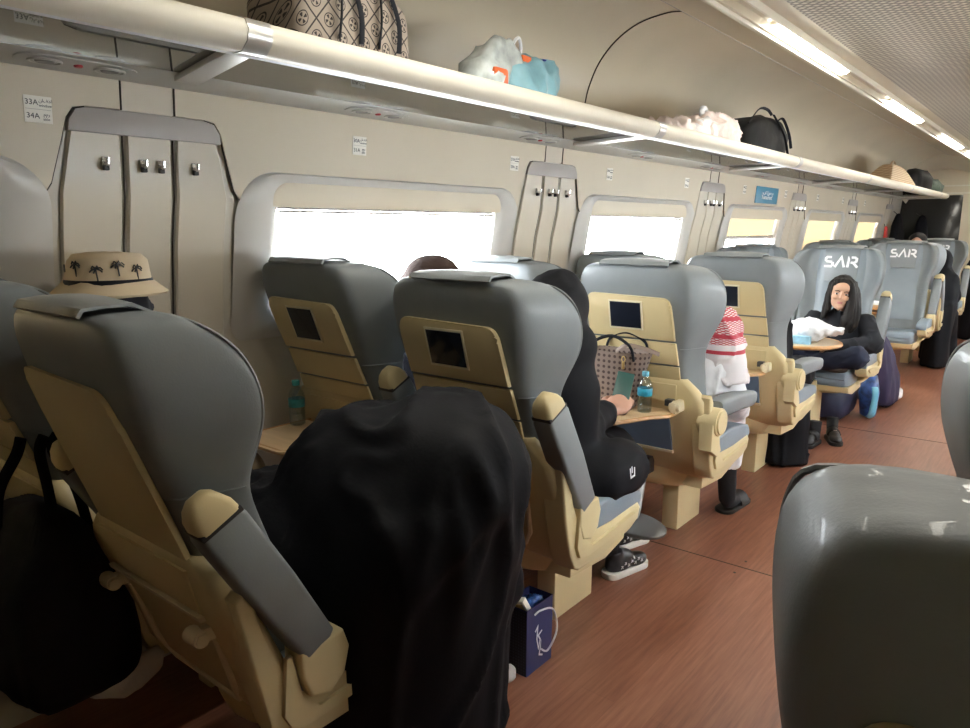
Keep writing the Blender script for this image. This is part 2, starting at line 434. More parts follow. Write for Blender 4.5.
# hooks
def make_hook():
    t = thing('coat_hook', '', 'hook')
    mb = MB(); mb.box((0, -.007, -.016), (.006, .007, .014), .002); obj('mounting_plate', mb, 'chrome', t)
    mb = MB(); mb.tube([(0.004, 0, -.004), (.02, 0, -.012), (.030, 0, -.006), (.033, 0, .012)], [.006, .006, .006, .005], 8); obj('hook_arm', mb, 'chrome', t)
    mb = MB(); mb.box((.004, -.0075, -.026), (.022, .0075, -.010), .003); obj('hook_foot', mb, 'dark', t)
    return t
hk = make_hook(); first = True
PN = {1: 'nearest wall pillar', 2: 'second wall pillar', 3: 'third wall pillar', 4: 'fourth wall pillar', 5: 'fifth wall pillar', 6: 'last wall pillar'}
HN = ['leftmost', 'second from left', 'third from left', 'rightmost']
for k in range(1, 6):
    for j, dy in enumerate((-.145, -.028, .028, .145)):
        o = hk if first else copy_tree(hk); first = False
        o.location = on_wall(POST[k] + dy, 1.697, .014)
        o['label'] = 'chrome coat hook on the %s, %s of four' % (PN[k], HN[j])
        o['group'] = 'coat hooks on the wall pillars'

# windows
WDROP = {0: 1.23, 1: 1.60, 2: 1.60, 3: 1.43, 4: 1.23, 5: 1.23}
def window(c, n, drop, right=False):
    fx = (lambda mb: mirror_x(mb)) if right else (lambda mb: mb)
    root = bpy.data.objects.new('window_%d' % n, None); COL.objects.link(root); root['kind'] = 'structure'
    n_ = 8
    outs = [(rrect(c - .835, c + .835, 1.08, 1.700, (.06, .06, .16, .16), n_), .017),
            (rrect(c - .80, c + .80, 1.11, 1.694, (.06, .06, .14, .14), n_), .030),
            (rrect(c - .70, c + .70, 1.16, 1.672, (.05, .05, .08, .08), n_), .024),
            (rrect(c - .66, c + .66, 1.19, 1.658, (.04, .04, .05, .05), n_), .004),
            (rrect(c - .652, c + .652, 1.20, 1.652, (.04, .04, .045, .045), n_), -.05)]
    mb = MB(); mb.loft([[on_wall(y, z, d if z > 1.60 or i_ > 1 else (.002, .010)[i_] + (d - (.002, .010)[i_]) * max(0, (z - 1.45) / .15)) for y, z in o] for i_, (o, d) in enumerate(outs)], cap=False)
    obj('frame', fx(mb), 'bezel', root, angle=50)
    mb = MB(); pts = [on_wall(y, z, -.046) for y, z in rrect(c - .652, c + .652, 1.20, 1.652, .04, 4)]
    mb.tube(pts, .010, 6, closed=True); obj('seal', fx(mb), 'ledge', root)
    mb = MB(); X = wx(1.2) - .045
    mb.grid([[(X, c - .66, 1.19), (X, c + .66, 1.19)], [(wx(1.66) - .05, c - .66, 1.66), (wx(1.66) - .05, c + .66, 1.66)]])
    obj('pane', fx(mb), 'pane', root)
    # blind
    xr = wx(1.63) - .012
    mb = MB(); mb.cyl((xr + .002, c - .64, 1.634), (xr + .002, c + .64, 1.634), .020, seg=20); obj('blind_roll', fx(mb), 'blind_roll', root)
    mb = MB(); mb.grid([[(wx(z) - .028, c - .645, z), (wx(z) - .028, c + .645, z)] for z in ([1.63, drop] if drop > 1.45 else [1.63, 1.45, drop])]); obj('blind_cloth', fx(mb), 'blind', root)
    mb = MB(); X = wx(drop) - .02; mb.box((X - .012, c - .645, drop - .03), (X + .012, c + .645, drop), .005); mb.box((X - .006, c - .645, drop - .043), (X + .016, c + .645, drop - .033), .003)
    obj('blind_bar', fx(mb), 'cap', root)
    return root
for i, c in enumerate(WIN): window(c, i + 1, WDROP[i])
for i, c in enumerate(WIN): window(c, i + 11, {0: 1.23, 1: 1.46, 2: 1.50, 3: 1.5, 4: 1.5, 5: 1.5}[i], True)  # unseen right side: nearest blind closed to darken the near seats

# stickers
def sticker(y, t1, t2, label):
    t = thing('seat_number_sticker', label, 'sticker', group='seat number stickers on the wall')
    d = .018; z0 = 1.790; w, h = .072, .072
    mb = MB(); mb.prism([on_wall(y - w / 2, z0, d), on_wall(y + w / 2, z0, d), on_wall(y + w / 2, z0 + h, d), on_wall(y - w / 2, z0 + h, d)], (.001, 0, 0)); obj('paper', mb, 'sticker', t)
    rot = Matrix.Rotation(0, 4, 'Y')
    def put(nm, s, sz, yy, zz, mt='black', b=0):
        m = text_mesh(s, sz, b, .0003); m.xf(Matrix.Translation((wx(zz) + d + .0016, yy, zz)) @ WALLTEXT); obj(nm, m, mt, t, smooth=False)
    put('seat_number', t1, .0205, y - .0165, z0 + .054); put('seat_number', t2, .0205, y - .0145, z0 + .018)
    put('small_print', 'نافذة', .013, y + .020, z0 + .060); put('small_print', 'window', .0105, y + .019, z0 + .047)
    put('small_print', 'ممر', .013, y + .021, z0 + .024); put('small_print', 'aisle', .0105, y + .020, z0 + .011)
    mb = MB(); mb.box((wx(z0 + .036) + d, y - .033, z0 + .0358), (wx(z0 + .036) + d + .0016, y + .033, z0 + .0368)); obj('dividing_line', mb, 'cap', t)
STK = [(.873, '33A', '34A', 'cream seat number sticker reading 33A and 34A, left of the nearest pillar'),
       (2.055, '30A', '31A', 'cream seat number sticker above the large nearest window'),
       (3.10, '27A', '28A', 'cream seat number sticker just left of the second pillar'),
       (4.08, '24A', '25A', 'small cream sticker above the second window'),
       (5.22, '21A', '22A', 'small sticker between the second window and the third pillar'),
       (6.41, '18A', '19A', 'small dark-looking sticker left of the blue wall sign'),
       (7.54, '15A', '16A', 'small dark-looking sticker right of the blue wall sign'),
       (8.66, '12A', '13A', 'small sticker above the left part of the first fully shaded window'),
       (9.75, '9A', '10A', 'small sticker right of the first fully shaded window'),
       (10.9, '6A', '7A', 'small sticker above the last shaded window')]
for s in STK: sticker(*s)
# blue sign
t = thing('blue_sign', 'blue wall sign with two lines of white lettering below the rack', 'sign')
mb = MB(); mb.prism([on_wall(6.69, 1.722, .02), on_wall(7.29, 1.722, .02), on_wall(7.29, 1.868, .02), on_wall(6.69, 1.868, .02)], (.004, 0, 0), .001); obj('sign_plate', mb, 'signblue', t)
for s, sz, zz in (('عربة المطعم', .045, 1.815), ('Restaurant', .050, 1.775)):
    m = text_mesh(s, sz, .0015, .0004); m.xf(Matrix.Translation((wx(zz) + .0255, 6.99, zz)) @ WALLTEXT @ Matrix.Diagonal((1.25, 1, 1, 1))); obj('lettering', m, 'white', t, smooth=False)

# ---- luggage rack
def rack(right=False):
    fx = (lambda mb: mirror_x(mb)) if right else (lambda mb: mb)
    t = thing('luggage_rack', 'long cream overhead luggage rack with smoked glass shelf on the left wall' if not right else 'long cream overhead luggage rack on the right wall', 'luggage rack')
    y0, y1 = -1.6, 13.07
    mb = MB(); pr = [(-2.30, 1.935), (-2.155, 1.955), (-2.15, 1.965), (-2.155, 1.985), (-2.30, 1.985)]
    mb.loft([[(x, y, z) for x, z in pr] for y in (y0, y1)]); obj('ledge', fx(mb), 'ledge', t)
    mb = MB(); ring = []
    pr = [(-1.725 + .0, 1.945), (-1.70, 1.930), (-1.665, 1.930), (-1.640, 1.950), (-1.632, 1.975), (-1.645, 2.0), (-1.675, 2.010), (-1.705, 2.0), (-1.715, 1.975)]
    mb.loft([[(x, y, z) for x, z in pr] for y in (y0, y1)]); obj('front_rail', fx(mb), 'rail', t, angle=50)
    mb = MB(); mb.box((-1.735, y0, 1.932), (-1.705, y1, 1.946), .003); obj('glass_holder', fx(mb), 'white', t)
    js = [1.14 + 2.245 * k for k in range(-1, 6)] + [13.0]
    prev = y0
    for j in js:
        mb = MB(); mb.prism([(-1.73, prev + .015, 1.955), (-2.15, prev + (.13 if prev > y0 else .015), 1.955), (-2.15, j + .10, 1.955), (-1.73, j - .015, 1.955)], (0, 0, .008)); obj('glass_shelf', fx(mb), 'shelf', t)
        prev = j
    for j in js:
        mb = MB(); mb.prism([(-1.72, j - .035, 1.935), (-2.19, j + .075, 1.935), (-2.19, j + .155, 1.935), (-1.72, j + .035, 1.935)], (0, 0, .018), .004); obj('bracket', fx(mb), 'alu', t)
        mb = MB(); mb.loft([[(x + (-1.68 - x) * -.06, y, 1.97 + (z - 1.97) * 1.06) for x, z in pr] for y in (j - .035, j + .035)]); b = obj('rail_joint', fx(mb), 'alu', t, angle=50)
    if right: return
    mb = MB()
    for k in range(-1, 11):
        y = .95 + 1.118 * k
        if y < -1: continue
        f = obj('reading_light_unit', MB().prism([(-2.215 + .045 * a, y + .16 * b, 1.9445 + .045 * a * .14) for a, b in [(cos(q) * abs(cos(q)) ** -.3, sin(q) * abs(sin(q)) ** -.3) if abs(cos(q)) > 1e-3 and abs(sin(q)) > 1e-3 else (round(cos(q)), round(sin(q))) for q in [i * pi / 12 for i in range(24)]]], (0, 0, -.004)), 'ledge', t)
        for dy in (-.085, .085):
            mb = MB(); mb.tube([(-2.215 + .032 * cos(a), y + dy + .040 * sin(a), 1.9395) for a in [i * pi / 10 for i in range(20)]], .004, 6, closed=True)
            obj('lamp_ring', mb, 'bezel', f)
            mb = MB(); mb.cyl((-2.215, y + dy, 1.936), (-2.215, y + dy, 1.943), .022, .028, 16); obj('lamp_lens', mb, 'steel', f)
        mb = MB(); mb.cyl((-2.215, y, 1.936), (-2.215, y, 1.944), .012, seg=14, bev=.002); obj('call_button', mb, 'red', f)['label'] = 'dark red call button'
    return t
rack(); rack(True)

# ---- far end
mb = MB(); mb.box((-1.50, Y1 - .02, 0), (-1.02, Y1 + .08, 2.02), .01); mb.box((-2.5, Y1, 2.0), (2 * XC + 2.5, Y1 + .08, 2.6), 0); mb.box((-.72, Y1 - .02, 0), (2 * XC + 2.5, Y1 + .08, 2.02), .01)
struct('wall_front', mb, 'wall')
mb = MB(); mb.box((-2.44, Y1, 0), (-1.48, Y1 + .05, 2.0), .004); struct('door_1', mb, plain('dark_glass_partition', (.02, .02, .02), .12, var=.02))
mb = MB(); mb.box((-1.03, Y1 + .01, 0), (-.71, Y1 + .05, 2.01), .004); struct('door_2', mb, 'cap')
mb = MB(); mb.box((-2.35, Y1 - .03, 2.13), (-.5, Y1 - .005, 2.15), .004); mb.box((-2.35, Y1 - .03, 2.015), (-.5, Y1 - .005, 2.04), .004); struct('trim_9', mb, 'ceil_lip')
# arched bulkhead under the ceiling
mb = MB()
arc = [(p.x, p.z) for p in hs[4:]]
for (a, b) in zip(arc, arc[1:]): pass
ring = [(x * 1.0 + .0, Y1 - .5, z - .03) for x, z in arc]; mb.grid([[(x, y, z - d) for x, z in arc] for y, d in ((Y1 - .6, .002), (Y1 - .55, .07), (Y1 - .0, .16))])
struct('trim_70', mb, 'cove', angle=60)
# ---------------------------------------------------------------- train seats
#   z,    wr,   ww,   yr,    yw,    yf     (half widths, rear face, wing tip, front face)
BACK = [(.44, .215, .25, -.42, -.34, -.38), (.60, .228, .265, -.495, -.35, -.42), (.78, .228, .265, -.548, -.39, -.47), (.92, .228, .258, -.576, -.42, -.50),
        (1.00, .235, .268, -.594, -.44, -.52), (1.07, .250, .300, -.610, -.42, -.54), (1.14, .262, .325, -.625, -.40, -.555), (1.21, .268, .332, -.637, -.40, -.565),
        (1.28, .263, .322, -.646, -.425, -.57), (1.328, .245, .288, -.646, -.47, -.57), (1.357, .205, .235, -.635, -.515, -.58)]
def interp(tab, z, col):
    if z <= tab[0][0]: return tab[0][col]
    for a, b in zip(tab, tab[1:]):
        if z <= b[0]:
            t = (z - a[0]) / (b[0] - a[0]); return a[col] + (b[col] - a[col]) * t
    return tab[-1][col]
def yr(z): return interp(BACK, z, 3)
def section(r):
    z, wr, ww, y_r, yw, yf = r
    m = wr + .45 * (ww - wr)
    h = [(0, y_r), (wr * .55, y_r), (wr * .90, y_r + .004), (wr * 1.01, y_r + .022), (m, y_r + .42 * (yw - y_r)), (ww, yw - .035), (ww + .004, yw - .012), (ww - .012, yw + .002), (ww - .045, yw - .006),
         (ww - .085, yf + .3 * (yw - yf)), (wr * .62, yf + .006), (wr * .3, yf)]
    L = [(-x, y) for x, y in h[1:]][::-1]
    return [(x, y, z) for x, y in h[:1] + h[1:] + [(0, yf)] + L]
_mesh_cache = {}
def cached(key, fn, mat, angle=38):
    if key not in _mesh_cache:
        me = fn().mesh(key); finish(me, M[mat], angle); _mesh_cache[key] = me
    return _mesh_cache[key]
def back_mb():
    mb = MB(); rings = [section(r) for r in BACK]
    mb.loft(rings); mb.sub(2); return mb
def rear_plate(poly, d0, d1, bev=.003):
    """poly in (x, z) mapped onto the sloping rear of the backrest"""
    def f():
        mb = MB(); pts = []
        n = len(poly)
        for i in range(n):
            (x0, z0), (x1, z1) = poly[i], poly[(i + 1) % n]
            k = max(1, int(abs(z1 - z0) / .06))
            for j in range(k): pts.append((x0 + (x1 - x0) * j / k, z0 + (z1 - z0) * j / k))
        A = [(x, yr(z) - d0, z) for x, z in pts]
        mb.prism(A, (0, -(d1 - d0), 0), bev); return mb
    return f
def strokes(paths, w):
    """flat lettering strokes in the xz plane"""
    mb = MB()
    for p in paths:
        p = [Vector((a, 0, b)) for a, b in p]; L, R = [], []
        for i, q in enumerate(p):
            d0 = (p[i] - p[i - 1]).normalized() if i else (p[1] - p[0]).normalized()
            d1 = (p[i + 1] - p[i]).normalized() if i < len(p) - 1 else d0
            t = (d0 + d1).normalized(); nn = Vector((-t.z, 0, t.x)); k = w / 2 / max(.5, nn.dot(Vector((-d0.z, 0, d0.x))))
            L.append(q + nn * k); R.append(q - nn * k)
        mb.prism(L + R[::-1], (0, .0012, 0))
    return mb
SAR = [[(.048, .060), (.012, .060), (.004, .052), (.004, .041), (.012, .033), (.036, .032), (.044, .024), (.044, .010), (.036, .004), (-.004, .004)],
       [(.056, .000), (.090, .062), (.106, .000)],
       [(.124, .000), (.131, .066)], [(.124, .060), (.160, .060), (.170, .052), (.168, .036), (.158, .029), (.128, .029)], [(.152, .029), (.176, .000)]]
def seat(name, label, loc, rz=0, arms=(None, None), screen=True, tray=None, front=False, footrest=False, leg=True, cat='seat', group='train seats', flap=True, sides=(-1, 1), sx=1, lean=0, sz=1):
    """arms: (local -x side, local +x side), each None / 'up' / 'down'"""
    t = thing('train_seat', label, cat, loc, rz, group); t.scale = (sx, 1, sz)
    def leaned(key, fn, mat, a=38):
        if not lean: return cached(key, fn, mat, a)
        k2 = key + '_lean%g' % lean
        if k2 not in _mesh_cache:
            me = cached(key, fn, mat, a).copy()
            for v in me.vertices:
                if v.co.z > .62: v.co.y -= lean * (v.co.z - .62)
            _mesh_cache[k2] = me
        return _mesh_cache[k2]
    K = lambda nm, key, fn, mat, a=38, par=t: obj(nm, leaned(key, fn, mat, a), mat, par)
    K('backrest', 'backrest', back_mb, 'leather', 60)
    def piping():
        mb = MB()
        pts = [(r[2] - .003, r[4] - .016, r[0]) for r in BACK[2:-1]]
        top = [(.20, -.52, 1.343), (.1, -.535, 1.350), (0, -.54, 1.350), (-.1, -.535, 1.350), (-.20, -.52, 1.343)]
        path = catmull(pts + top + [(-x, y, z) for x, y, z in pts[::-1]], 4)
        return mb.tube(path, .0034, 6)
    K('piping', 'piping', piping, 'flap')
    if flap:
        def flapf():
            mb = MB(); rows = []
            for x in (-.15, -.05, .05, .17):
                rows.append([(x, -.652, 1.350), (x, -.640, 1.364), (x, -.60, 1.376 - abs(x) * .05), (x, -.55, 1.376 - abs(x) * .05), (x, -.51, 1.360 - abs(x) * .08)])
            mb.grid(rows); mb.solid(.006); return mb
        K('headrest_flap', 'headrest_flap', flapf, 'flap')
    # seam line across the waist of the leather
    for s_ in (1, -1):
        def seam(s_=s_):
            z = 1.0; r = [interp(BACK, z, c) for c in range(1, 6)]; q = section((z, *r))
            return MB().tube([(x * 1.006 * s_, y, zz) for x, y, zz in q[2:8]], .0022, 5)
        K('seam', 'seam_%d' % s_, seam, 'leather')
    # rear panels
    if screen:
        sur = [(-.205, 1.035), (.198, 1.035), (.188, 1.17)] + [(.150 + .034 * cos(a), 1.182 + .034 * sin(a)) for a in [i * pi / 12 for i in range(7)]] + [(-.175 + .034 * cos(a), 1.190 + .034 * sin(a)) for a in [pi / 2 + i * pi / 12 for i in range(7)]] + [(-.210, 1.17)]
        K('monitor_surround', 'monitor_surround', rear_plate(sur, -.004, .016, .006), 'beige')
        sx0, sx1, sz0, sz1 = -.092, .052, 1.080, 1.190
        K('monitor_frame', 'monitor_frame', rear_plate([(sx0 - .008, sz0 - .008), (sx1 + .008, sz0 - .008), (sx1 + .008, sz1 + .008), (sx0 - .008, sz1 + .008)], .012, .019, .003), 'beige_rim')
        K('screen', 'screen', rear_plate([(sx0, sz0), (sx1, sz0), (sx1, sz1), (sx0, sz1)], .014, .0205, .001), 'screen')
        K('back_panel', 'back_panel_a', rear_plate([(-.207, .93), (.208, .93), (.200, 1.026), (-.205, 1.026)], -.004, .011, .004), 'beige')
        K('back_panel', 'back_panel_b', rear_plate([(-.209, .86), (.212, .86), (.209, .922), (-.208, .922)], -.004, .007, .004), 'beige')
    else:
        sur = [(-.21, .86), (.212, .86), (.195, 1.14)] + [(.130 + .05 * cos(a), 1.165 + .05 * sin(a)) for a in [i * pi / 12 for i in range(7)]] + [(-.185 + .03 * cos(a), 1.195 + .03 * sin(a)) for a in [pi / 2 + i * pi / 12 for i in range(7)]]
        K('back_panel', 'back_panel_c', rear_plate(sur, -.004, .010, .005), 'beige')
    # lower beige shell
    def housing():
        mb = MB(); rings = []
        for z, w, y0, y1 in ((.868, .236, yr(.868) - .004, -.53), (.858, .246, yr(.858) - .014, -.52), (.825, .285, yr(.82) - .022, -.515), (.78, .318, yr(.78) - .026, -.50), (.70, .330, yr(.70) - .030, -.48), (.58, .334, yr(.58) - .032, -.44), (.50, .334, -.495, -.42), (.44, .325, -.455, -.36), (.395, .29, -.39, -.25), (.35, .23, -.28, -.12), (.335, .16, -.2, -.12)):
            rings.append([(x, y, z) for x, y in rrect(-w, w, y0, y1, min(.045, (y1 - y0) / 2.2), 4)])
        return mb.loft(rings)
    K('rear_housing', 'rear_housing', housing, 'beige', 50)
    def yh(z): return interp([(.35, -.28), (.395, -.39), (.44, -.455), (.50, -.495), (.58, yr(.58) - .032), (.70, yr(.70) - .030), (.78, yr(.78) - .026), (.858, yr(.858) - .014)], z, 1)
    def hplate(poly, d0, d1, bev=.003):
        def f():
            mb = MB(); pts = []; n = len(poly)
            for i in range(n):
                (x0, z0), (x1, z1) = poly[i], poly[(i + 1) % n]
                k = max(1, int(abs(z1 - z0) / .05))
                for j in range(k): pts.append((x0 + (x1 - x0) * j / k, z0 + (z1 - z0) * j / k))
            return mb.prism([(x, yh(z) - d0, z) for x, z in pts], (0, -(d1 - d0), 0), bev)
        return f
    if tray == 'down':
        K('recess_panel', 'recess_panel', hplate([(-.20, .765), (.20, .765), (.20, .845), (-.20, .845)], -.002, .006), 'beige')
        def topf():
            mb = MB(); y = -.60
            poly = [(-.195, y), (.215, y), (.22, y - .09), (.17, y - .15), (.12, y - .27)]
            poly += [(.085 + .03 * cos(a), y - .30 + .03 * sin(a)) for a in (-.3, -.8, -1.3)] + [(-.165 + .03 * cos(a), y - .30 + .03 * sin(a)) for a in (-1.57, -2.1, -2.6, -3.1)]
            return mb.prism([(a, b, .728) for a, b in poly], (0, 0, .012), .003)
        tt = K('tray_table', 'tray_top', topf, 'woodtray')
        def edgef():
            mb = MB(); y = -.60
            pts = [(.217, y), (.222, y - .09), (.172, y - .152), (.122, y - .272), (.10, y - .325), (.085, y - .334), (-.165, y - .334), (-.19, y - .32), (-.2, y - .29), (-.2, y)]
            return mb.tube([(a, b, .733) for a, b in pts], .0085, 6)
        o = obj('tray_edge', cached('tray_edge', edgef, 'woodedge'), 'woodedge', tt)
        def arm():
            mb = MB(); mb.box((.208, -.655, .735), (.235, -.56, .785), .008); mb.cyl((.20, -.63, .765), (.245, -.63, .765), .024, seg=14, bev=.003); return mb
        o = obj('tray_pivot', cached('tray_pivot', arm, 'beige_rim'), 'beige_rim', tt)
        o = obj('tray_latch', cached('tray_latch', lambda: MB().box((.180, -.648, .765), (.212, -.612, .793), .004), 'dark'), 'dark', tt)
        K('magazine_pocket', 'magazine_pocket', hplate([(-.20, .535), (.165, .535), (.165, .695), (-.20, .695)], .0, .012, .004), 'pocket')
        K('pocket_rim', 'pocket_rim', hplate([(-.205, .522), (.170, .522), (.170, .536), (-.205, .536)], .0, .018, .003), 'beige_rim')
    else:
        K('stowed_tray', 'stowed_tray', hplate([(-.212, .745), (.216, .745), (.214, .845), (-.212, .845)], -.002, .008, .004), 'beige')
        K('stowed_tray_rim', 'stowed_tray_rim', hplate([(-.215, .728), (.220, .728), (.220, .740), (-.215, .740)], .002, .016, .003), 'beige_rim')
        for x in (-.215, .205):
            K('tray_pivot', 'tray_knob_%g' % x, lambda x=x: MB().cyl((x - .026, yh(.70) - .030, .695), (x + .026, yh(.70) - .030, .695), .020, .017, 14, .004).box((x - .012, yh(.70) - .03, .68), (x + .012, yh(.70) + .02, .71), .003), 'beige_rim')
        def frame():
            mb = MB()
            mb.tube([(-.20, yh(.66) - .004, .68), (-.185, yh(.53) - .004, .53), (-.15, yh(.47) - .004, .475), (.15, yh(.47) - .004, .475), (.185, yh(.53) - .004, .53), (.20, yh(.66) - .004, .68)], .008, 8); return mb
        K('lower_frame', 'lower_frame', frame, 'beige_rim')
    # cushion, sides
    def cush():
        mb = MB(); rings = []
        for y, z0, z1, w in ((-.36, .41, .47, .22), (-.34, .38, .49, .235), (-.30, .37, .485, .243), (-.10, .37, .495, .245), (-.01, .375, .50, .243), (.022, .385, .49, .235), (.032, .41, .465, .22)):
            rings.append([(x, y, z) for x, z in rrect(-w, w, z0, z1, .03, 4)])
        return mb.loft(rings)
    K('seat_cushion', 'seat_cushion', cush, 'leather_light', 60)
    def cf():
        mb = MB(); mb.prism([(-.25, y, z) for y, z in ((-.36, .33), (-.12, .315), (.015, .345), (.028, .385), (-.36, .385))], (.50, 0, 0), .01); return mb
    K('cushion_frame', 'cushion_frame', cf, 'beige')
    for s_ in sides:
        def side(s_=s_):
            mb = MB()
            poly = [(-.555, .80), (-.545, .62), (-.51, .49), (-.49, .44), (-.46, .425), (-.30, .430), (-.12, .450), (-.06, .475), (-.045, .515), (-.065, .540), (-.25, .528), (-.43, .525), (-.47, .56), (-.50, .66), (-.515, .78), (-.535, .81)]
            mb.prism([(.262 * s_, y, z) for y, z in poly], (.080 * s_, 0, 0), .010, 3)
            ridge = [(-.475, .640), (-.49, .515), (-.47, .475), (-.42, .465), (-.13, .482), (-.085, .51), (-.12, .516), (-.40, .492), (-.445, .53), (-.46, .64)]
            mb.prism([(.338 * s_, y, z) for y, z in ridge], (.016 * s_, 0, 0), .003, 2)
            return mb
        K('side_panel', 'side_panel_%d' % s_, side, 'beige_side', 45)
        def bol(s_=s_):
            mb = MB(); rings = []
            for y, z0, z1 in ((-.50, .53, .56), (-.47, .515, .60), (-.30, .51, .615), (-.12, .515, .60), (-.055, .52, .585), (-.04, .53, .565)):
                rings.append([(.294 * s_ + x, y, z) for x, z in rrect(-.045, .045, z0, z1, .012, 4)])
            return mb.loft(rings)
        K('side_bolster', 'side_bolster_%d' % s_, bol, 'leather_light', 60)
        mode = arms[0] if s_ < 0 else arms[1]
        if not mode: continue
        a = bpy.data.objects.new('armrest', None); COL.objects.link(a); a.parent = t
        if mode == 'up':
            # leans back along the backrest
            def pad(s_=s_):
                mb = MB(); p0, p1 = Vector((.322 * s_, -.425, .635)), Vector((.322 * s_, -.585, .972))
                ax = (p1 - p0).normalized(); nn = Vector((0, ax.z, -ax.y)); rings = []
                for k, w, h in ((0, .030, .034), (.03, .036, .045), (.5, .039, .052), (.97, .036, .052), (1, .032, .048)):
                    c = p0.lerp(p1, k); rings.append([c + Vector((x, 0, 0)) + nn * y for x, y in rrect(-w, w, -h, h, .012, 3)])
                return mb.loft(rings)
            obj('arm_pad', leaned('arm_pad_up_%d' % s_, pad, 'leather', 50), 'leather', a)
            def cap(s_=s_):
                mb = MB(); p0, p1 = Vector((.322 * s_, -.588, .979)), Vector((.322 * s_, -.613, 1.032)); ax = (p1 - p0).normalized(); nn = Vector((0, ax.z, -ax.y)); rings = []
                for k, w, h in ((0, .035, .048), (.35, .034, .045), (.7, .028, .034), (.93, .018, .020), (1, .006, .008)):
                    c = p0.lerp(p1, k); rings.append([c + Vector((x, 0, 0)) + nn * y for x, y in rrect(-w, w, -h, h, min(w, h) * .45, 3)])
                return mb.loft(rings)
            obj('arm_cap', leaned('arm_cap_%d' % s_, cap, 'beige', 50), 'beige', a)
            def gap(s_=s_):
                mb = MB(); p = Vector((.322 * s_, -.587, .976)); return mb.box((-.033, -.048, -.006), (.033, .048, .006), .002, mtx=Matrix.Translation(p) @ Matrix.Rotation(radians(24), 4, 'X'))
            obj('arm_gap', leaned('arm_gap_%d' % s_, gap, 'dark'), 'dark', a)
            def low(s_=s_):
                mb = MB(); poly = [(-.51, .66), (-.40, .665), (-.385, .62), (-.40, .565), (-.44, .535), (-.49, .55), (-.51, .60)]
                x0 = .285 * s_
                return mb.prism([(x0, y + .03, z - .015) for y, z in poly], (.072 * s_, 0, 0), .008, 3)
            obj('arm_mount', cached('arm_mount_%d' % s_, low, 'beige_side', 45), 'beige_side', a)
        else:
            def pad(s_=s_):
                mb = MB(); rings = []
                for y, w, h, z in ((-.50, .030, .030, .745), (-.48, .038, .040, .742), (-.30, .042, .040, .738), (-.14, .042, .036, .725), (-.09, .036, .030, .722), (-.075, .026, .020, .722)):
                    rings.append([(.335 * s_ + x, y + .03, z + q) for x, q in rrect(-w, w, -h, h, .018, 3)])
                return mb.loft(rings)
            obj('arm_pad', cached('arm_pad_down_%d' % s_, pad, 'leather', 50), 'leather', a)
            def hub(s_=s_):
                mb = MB(); mb.cyl((.285 * s_, -.505, .695), (.382 * s_, -.505, .695), .060, seg=24, bev=.008); mb.prism([(.305 * s_, y, z) for y, z in ((-.57, .70), (-.50, .64), (-.46, .56), (-.50, .54), (-.57, .58))], (.06 * s_, 0, 0), .006)
                return mb
            obj('arm_hinge', cached('arm_hinge_%d' % s_, hub, 'beige_side', 45), 'beige_side', a)
    # legs
    if leg:
        def pan():
            mb = MB(); rings = []
            for z, k in ((.30, .55), (.31, .75), (.335, .92), (.38, 1), (.42, 1)):
                rings.append([(.24 * k * cos(a) , -.22 + .21 * k * sin(a), z) for a in [i * pi / 12 for i in range(24)]])
            return mb.loft(rings)
        K('base_pan', 'base_pan', pan, 'beige', 50)
        K('pedestal', 'pedestal', lambda: MB().box((-.04, -.14, 0), (.045, .14, .42), .008), 'beige', 40)
    if footrest:
        f = K('footrest', 'footrest_bar', lambda: MB().tube([(.02, -.47, .48), (.03, -.50, .42), (.04, -.57, .26), (.05, -.62, .22)], (.018, .009), 8), 'steel')
        def plate_():
            mb = MB(); return mb.loft([[(.06 + .15 * cos(a) * k, -.63 + .055 * sin(a) * k, z + .03 * sin(a)) for a in [i * pi / 12 for i in range(24)]] for z, k in ((.185, .95), (.19, 1), (.2, 1), (.205, .93))])
        obj('footrest_plate', cached('footrest_plate', plate_, 'steel'), 'steel', f)
        obj('footrest_bracket', cached('footrest_bracket', lambda: MB().box((-.015, -.52, .40), (.06, -.46, .48), .006), 'dark'), 'dark', f)
    if front:
        def frontcush():
            mb = MB(); rings = []
            for z in (.58, .70, .85, 1.0, 1.12, 1.22, 1.30, 1.335):
                w = .205 if z < 1.3 else .185; yf = interp(BACK, z, 5); rings.append([(x, yf + .004 + dd, z) for x, dd in ((-w, -.01), (-w + .012, .008), (-w * .5, .016), (0, .018), (w * .5, .016), (w - .012, .008), (w, -.01), (0, -.012))])
            return mb.loft(rings)
        K('backrest_cushion', 'backrest_cushion', frontcush, 'leather_mid', 60)
        def headpad():
            mb = MB(); rings = []
            for z in (1.095, 1.10, 1.15, 1.22, 1.30, 1.345, 1.352):
                w = .118 + (z - 1.1) * .05; e = .0 if z in (1.095, 1.352) else .012; yf = interp(BACK, z, 5)
                rings.append([(x, yf + .012 + dd, z) for x, dd in ((-w, -.01), (-w + .006, e * .9), (-w * .5, .012 + e), (0, .014 + e), (w * .5, .012 + e), (w - .006, e * .9), (w, -.01), (0, -.012))])
            return mb.loft(rings)
        hp = K('head_pad', 'head_pad', headpad, 'leather', 60)
        def logo():
            mb = strokes(SAR, .0135)
            mb.xf(Matrix.Translation((.118, 0, 1.205)) @ Matrix.Rotation(pi, 4, 'Z') @ Matrix.Diagonal((1.32, 1, 1.25, 1)))
            for v in mb.bm.verts: v.co.y += interp(BACK, v.co.z, 5) + .039 - min(1, abs(v.co.x) / .12) ** 2 * .010
            return mb
        lo = obj('lettering', cached('sar_logo', logo, 'white'), 'white', hp); 
    return t
XA, XW = -1.47, -2.115
ROW = {'A': 1.25, 'B': 2.33, 'C': 3.44, 'D': 4.57}
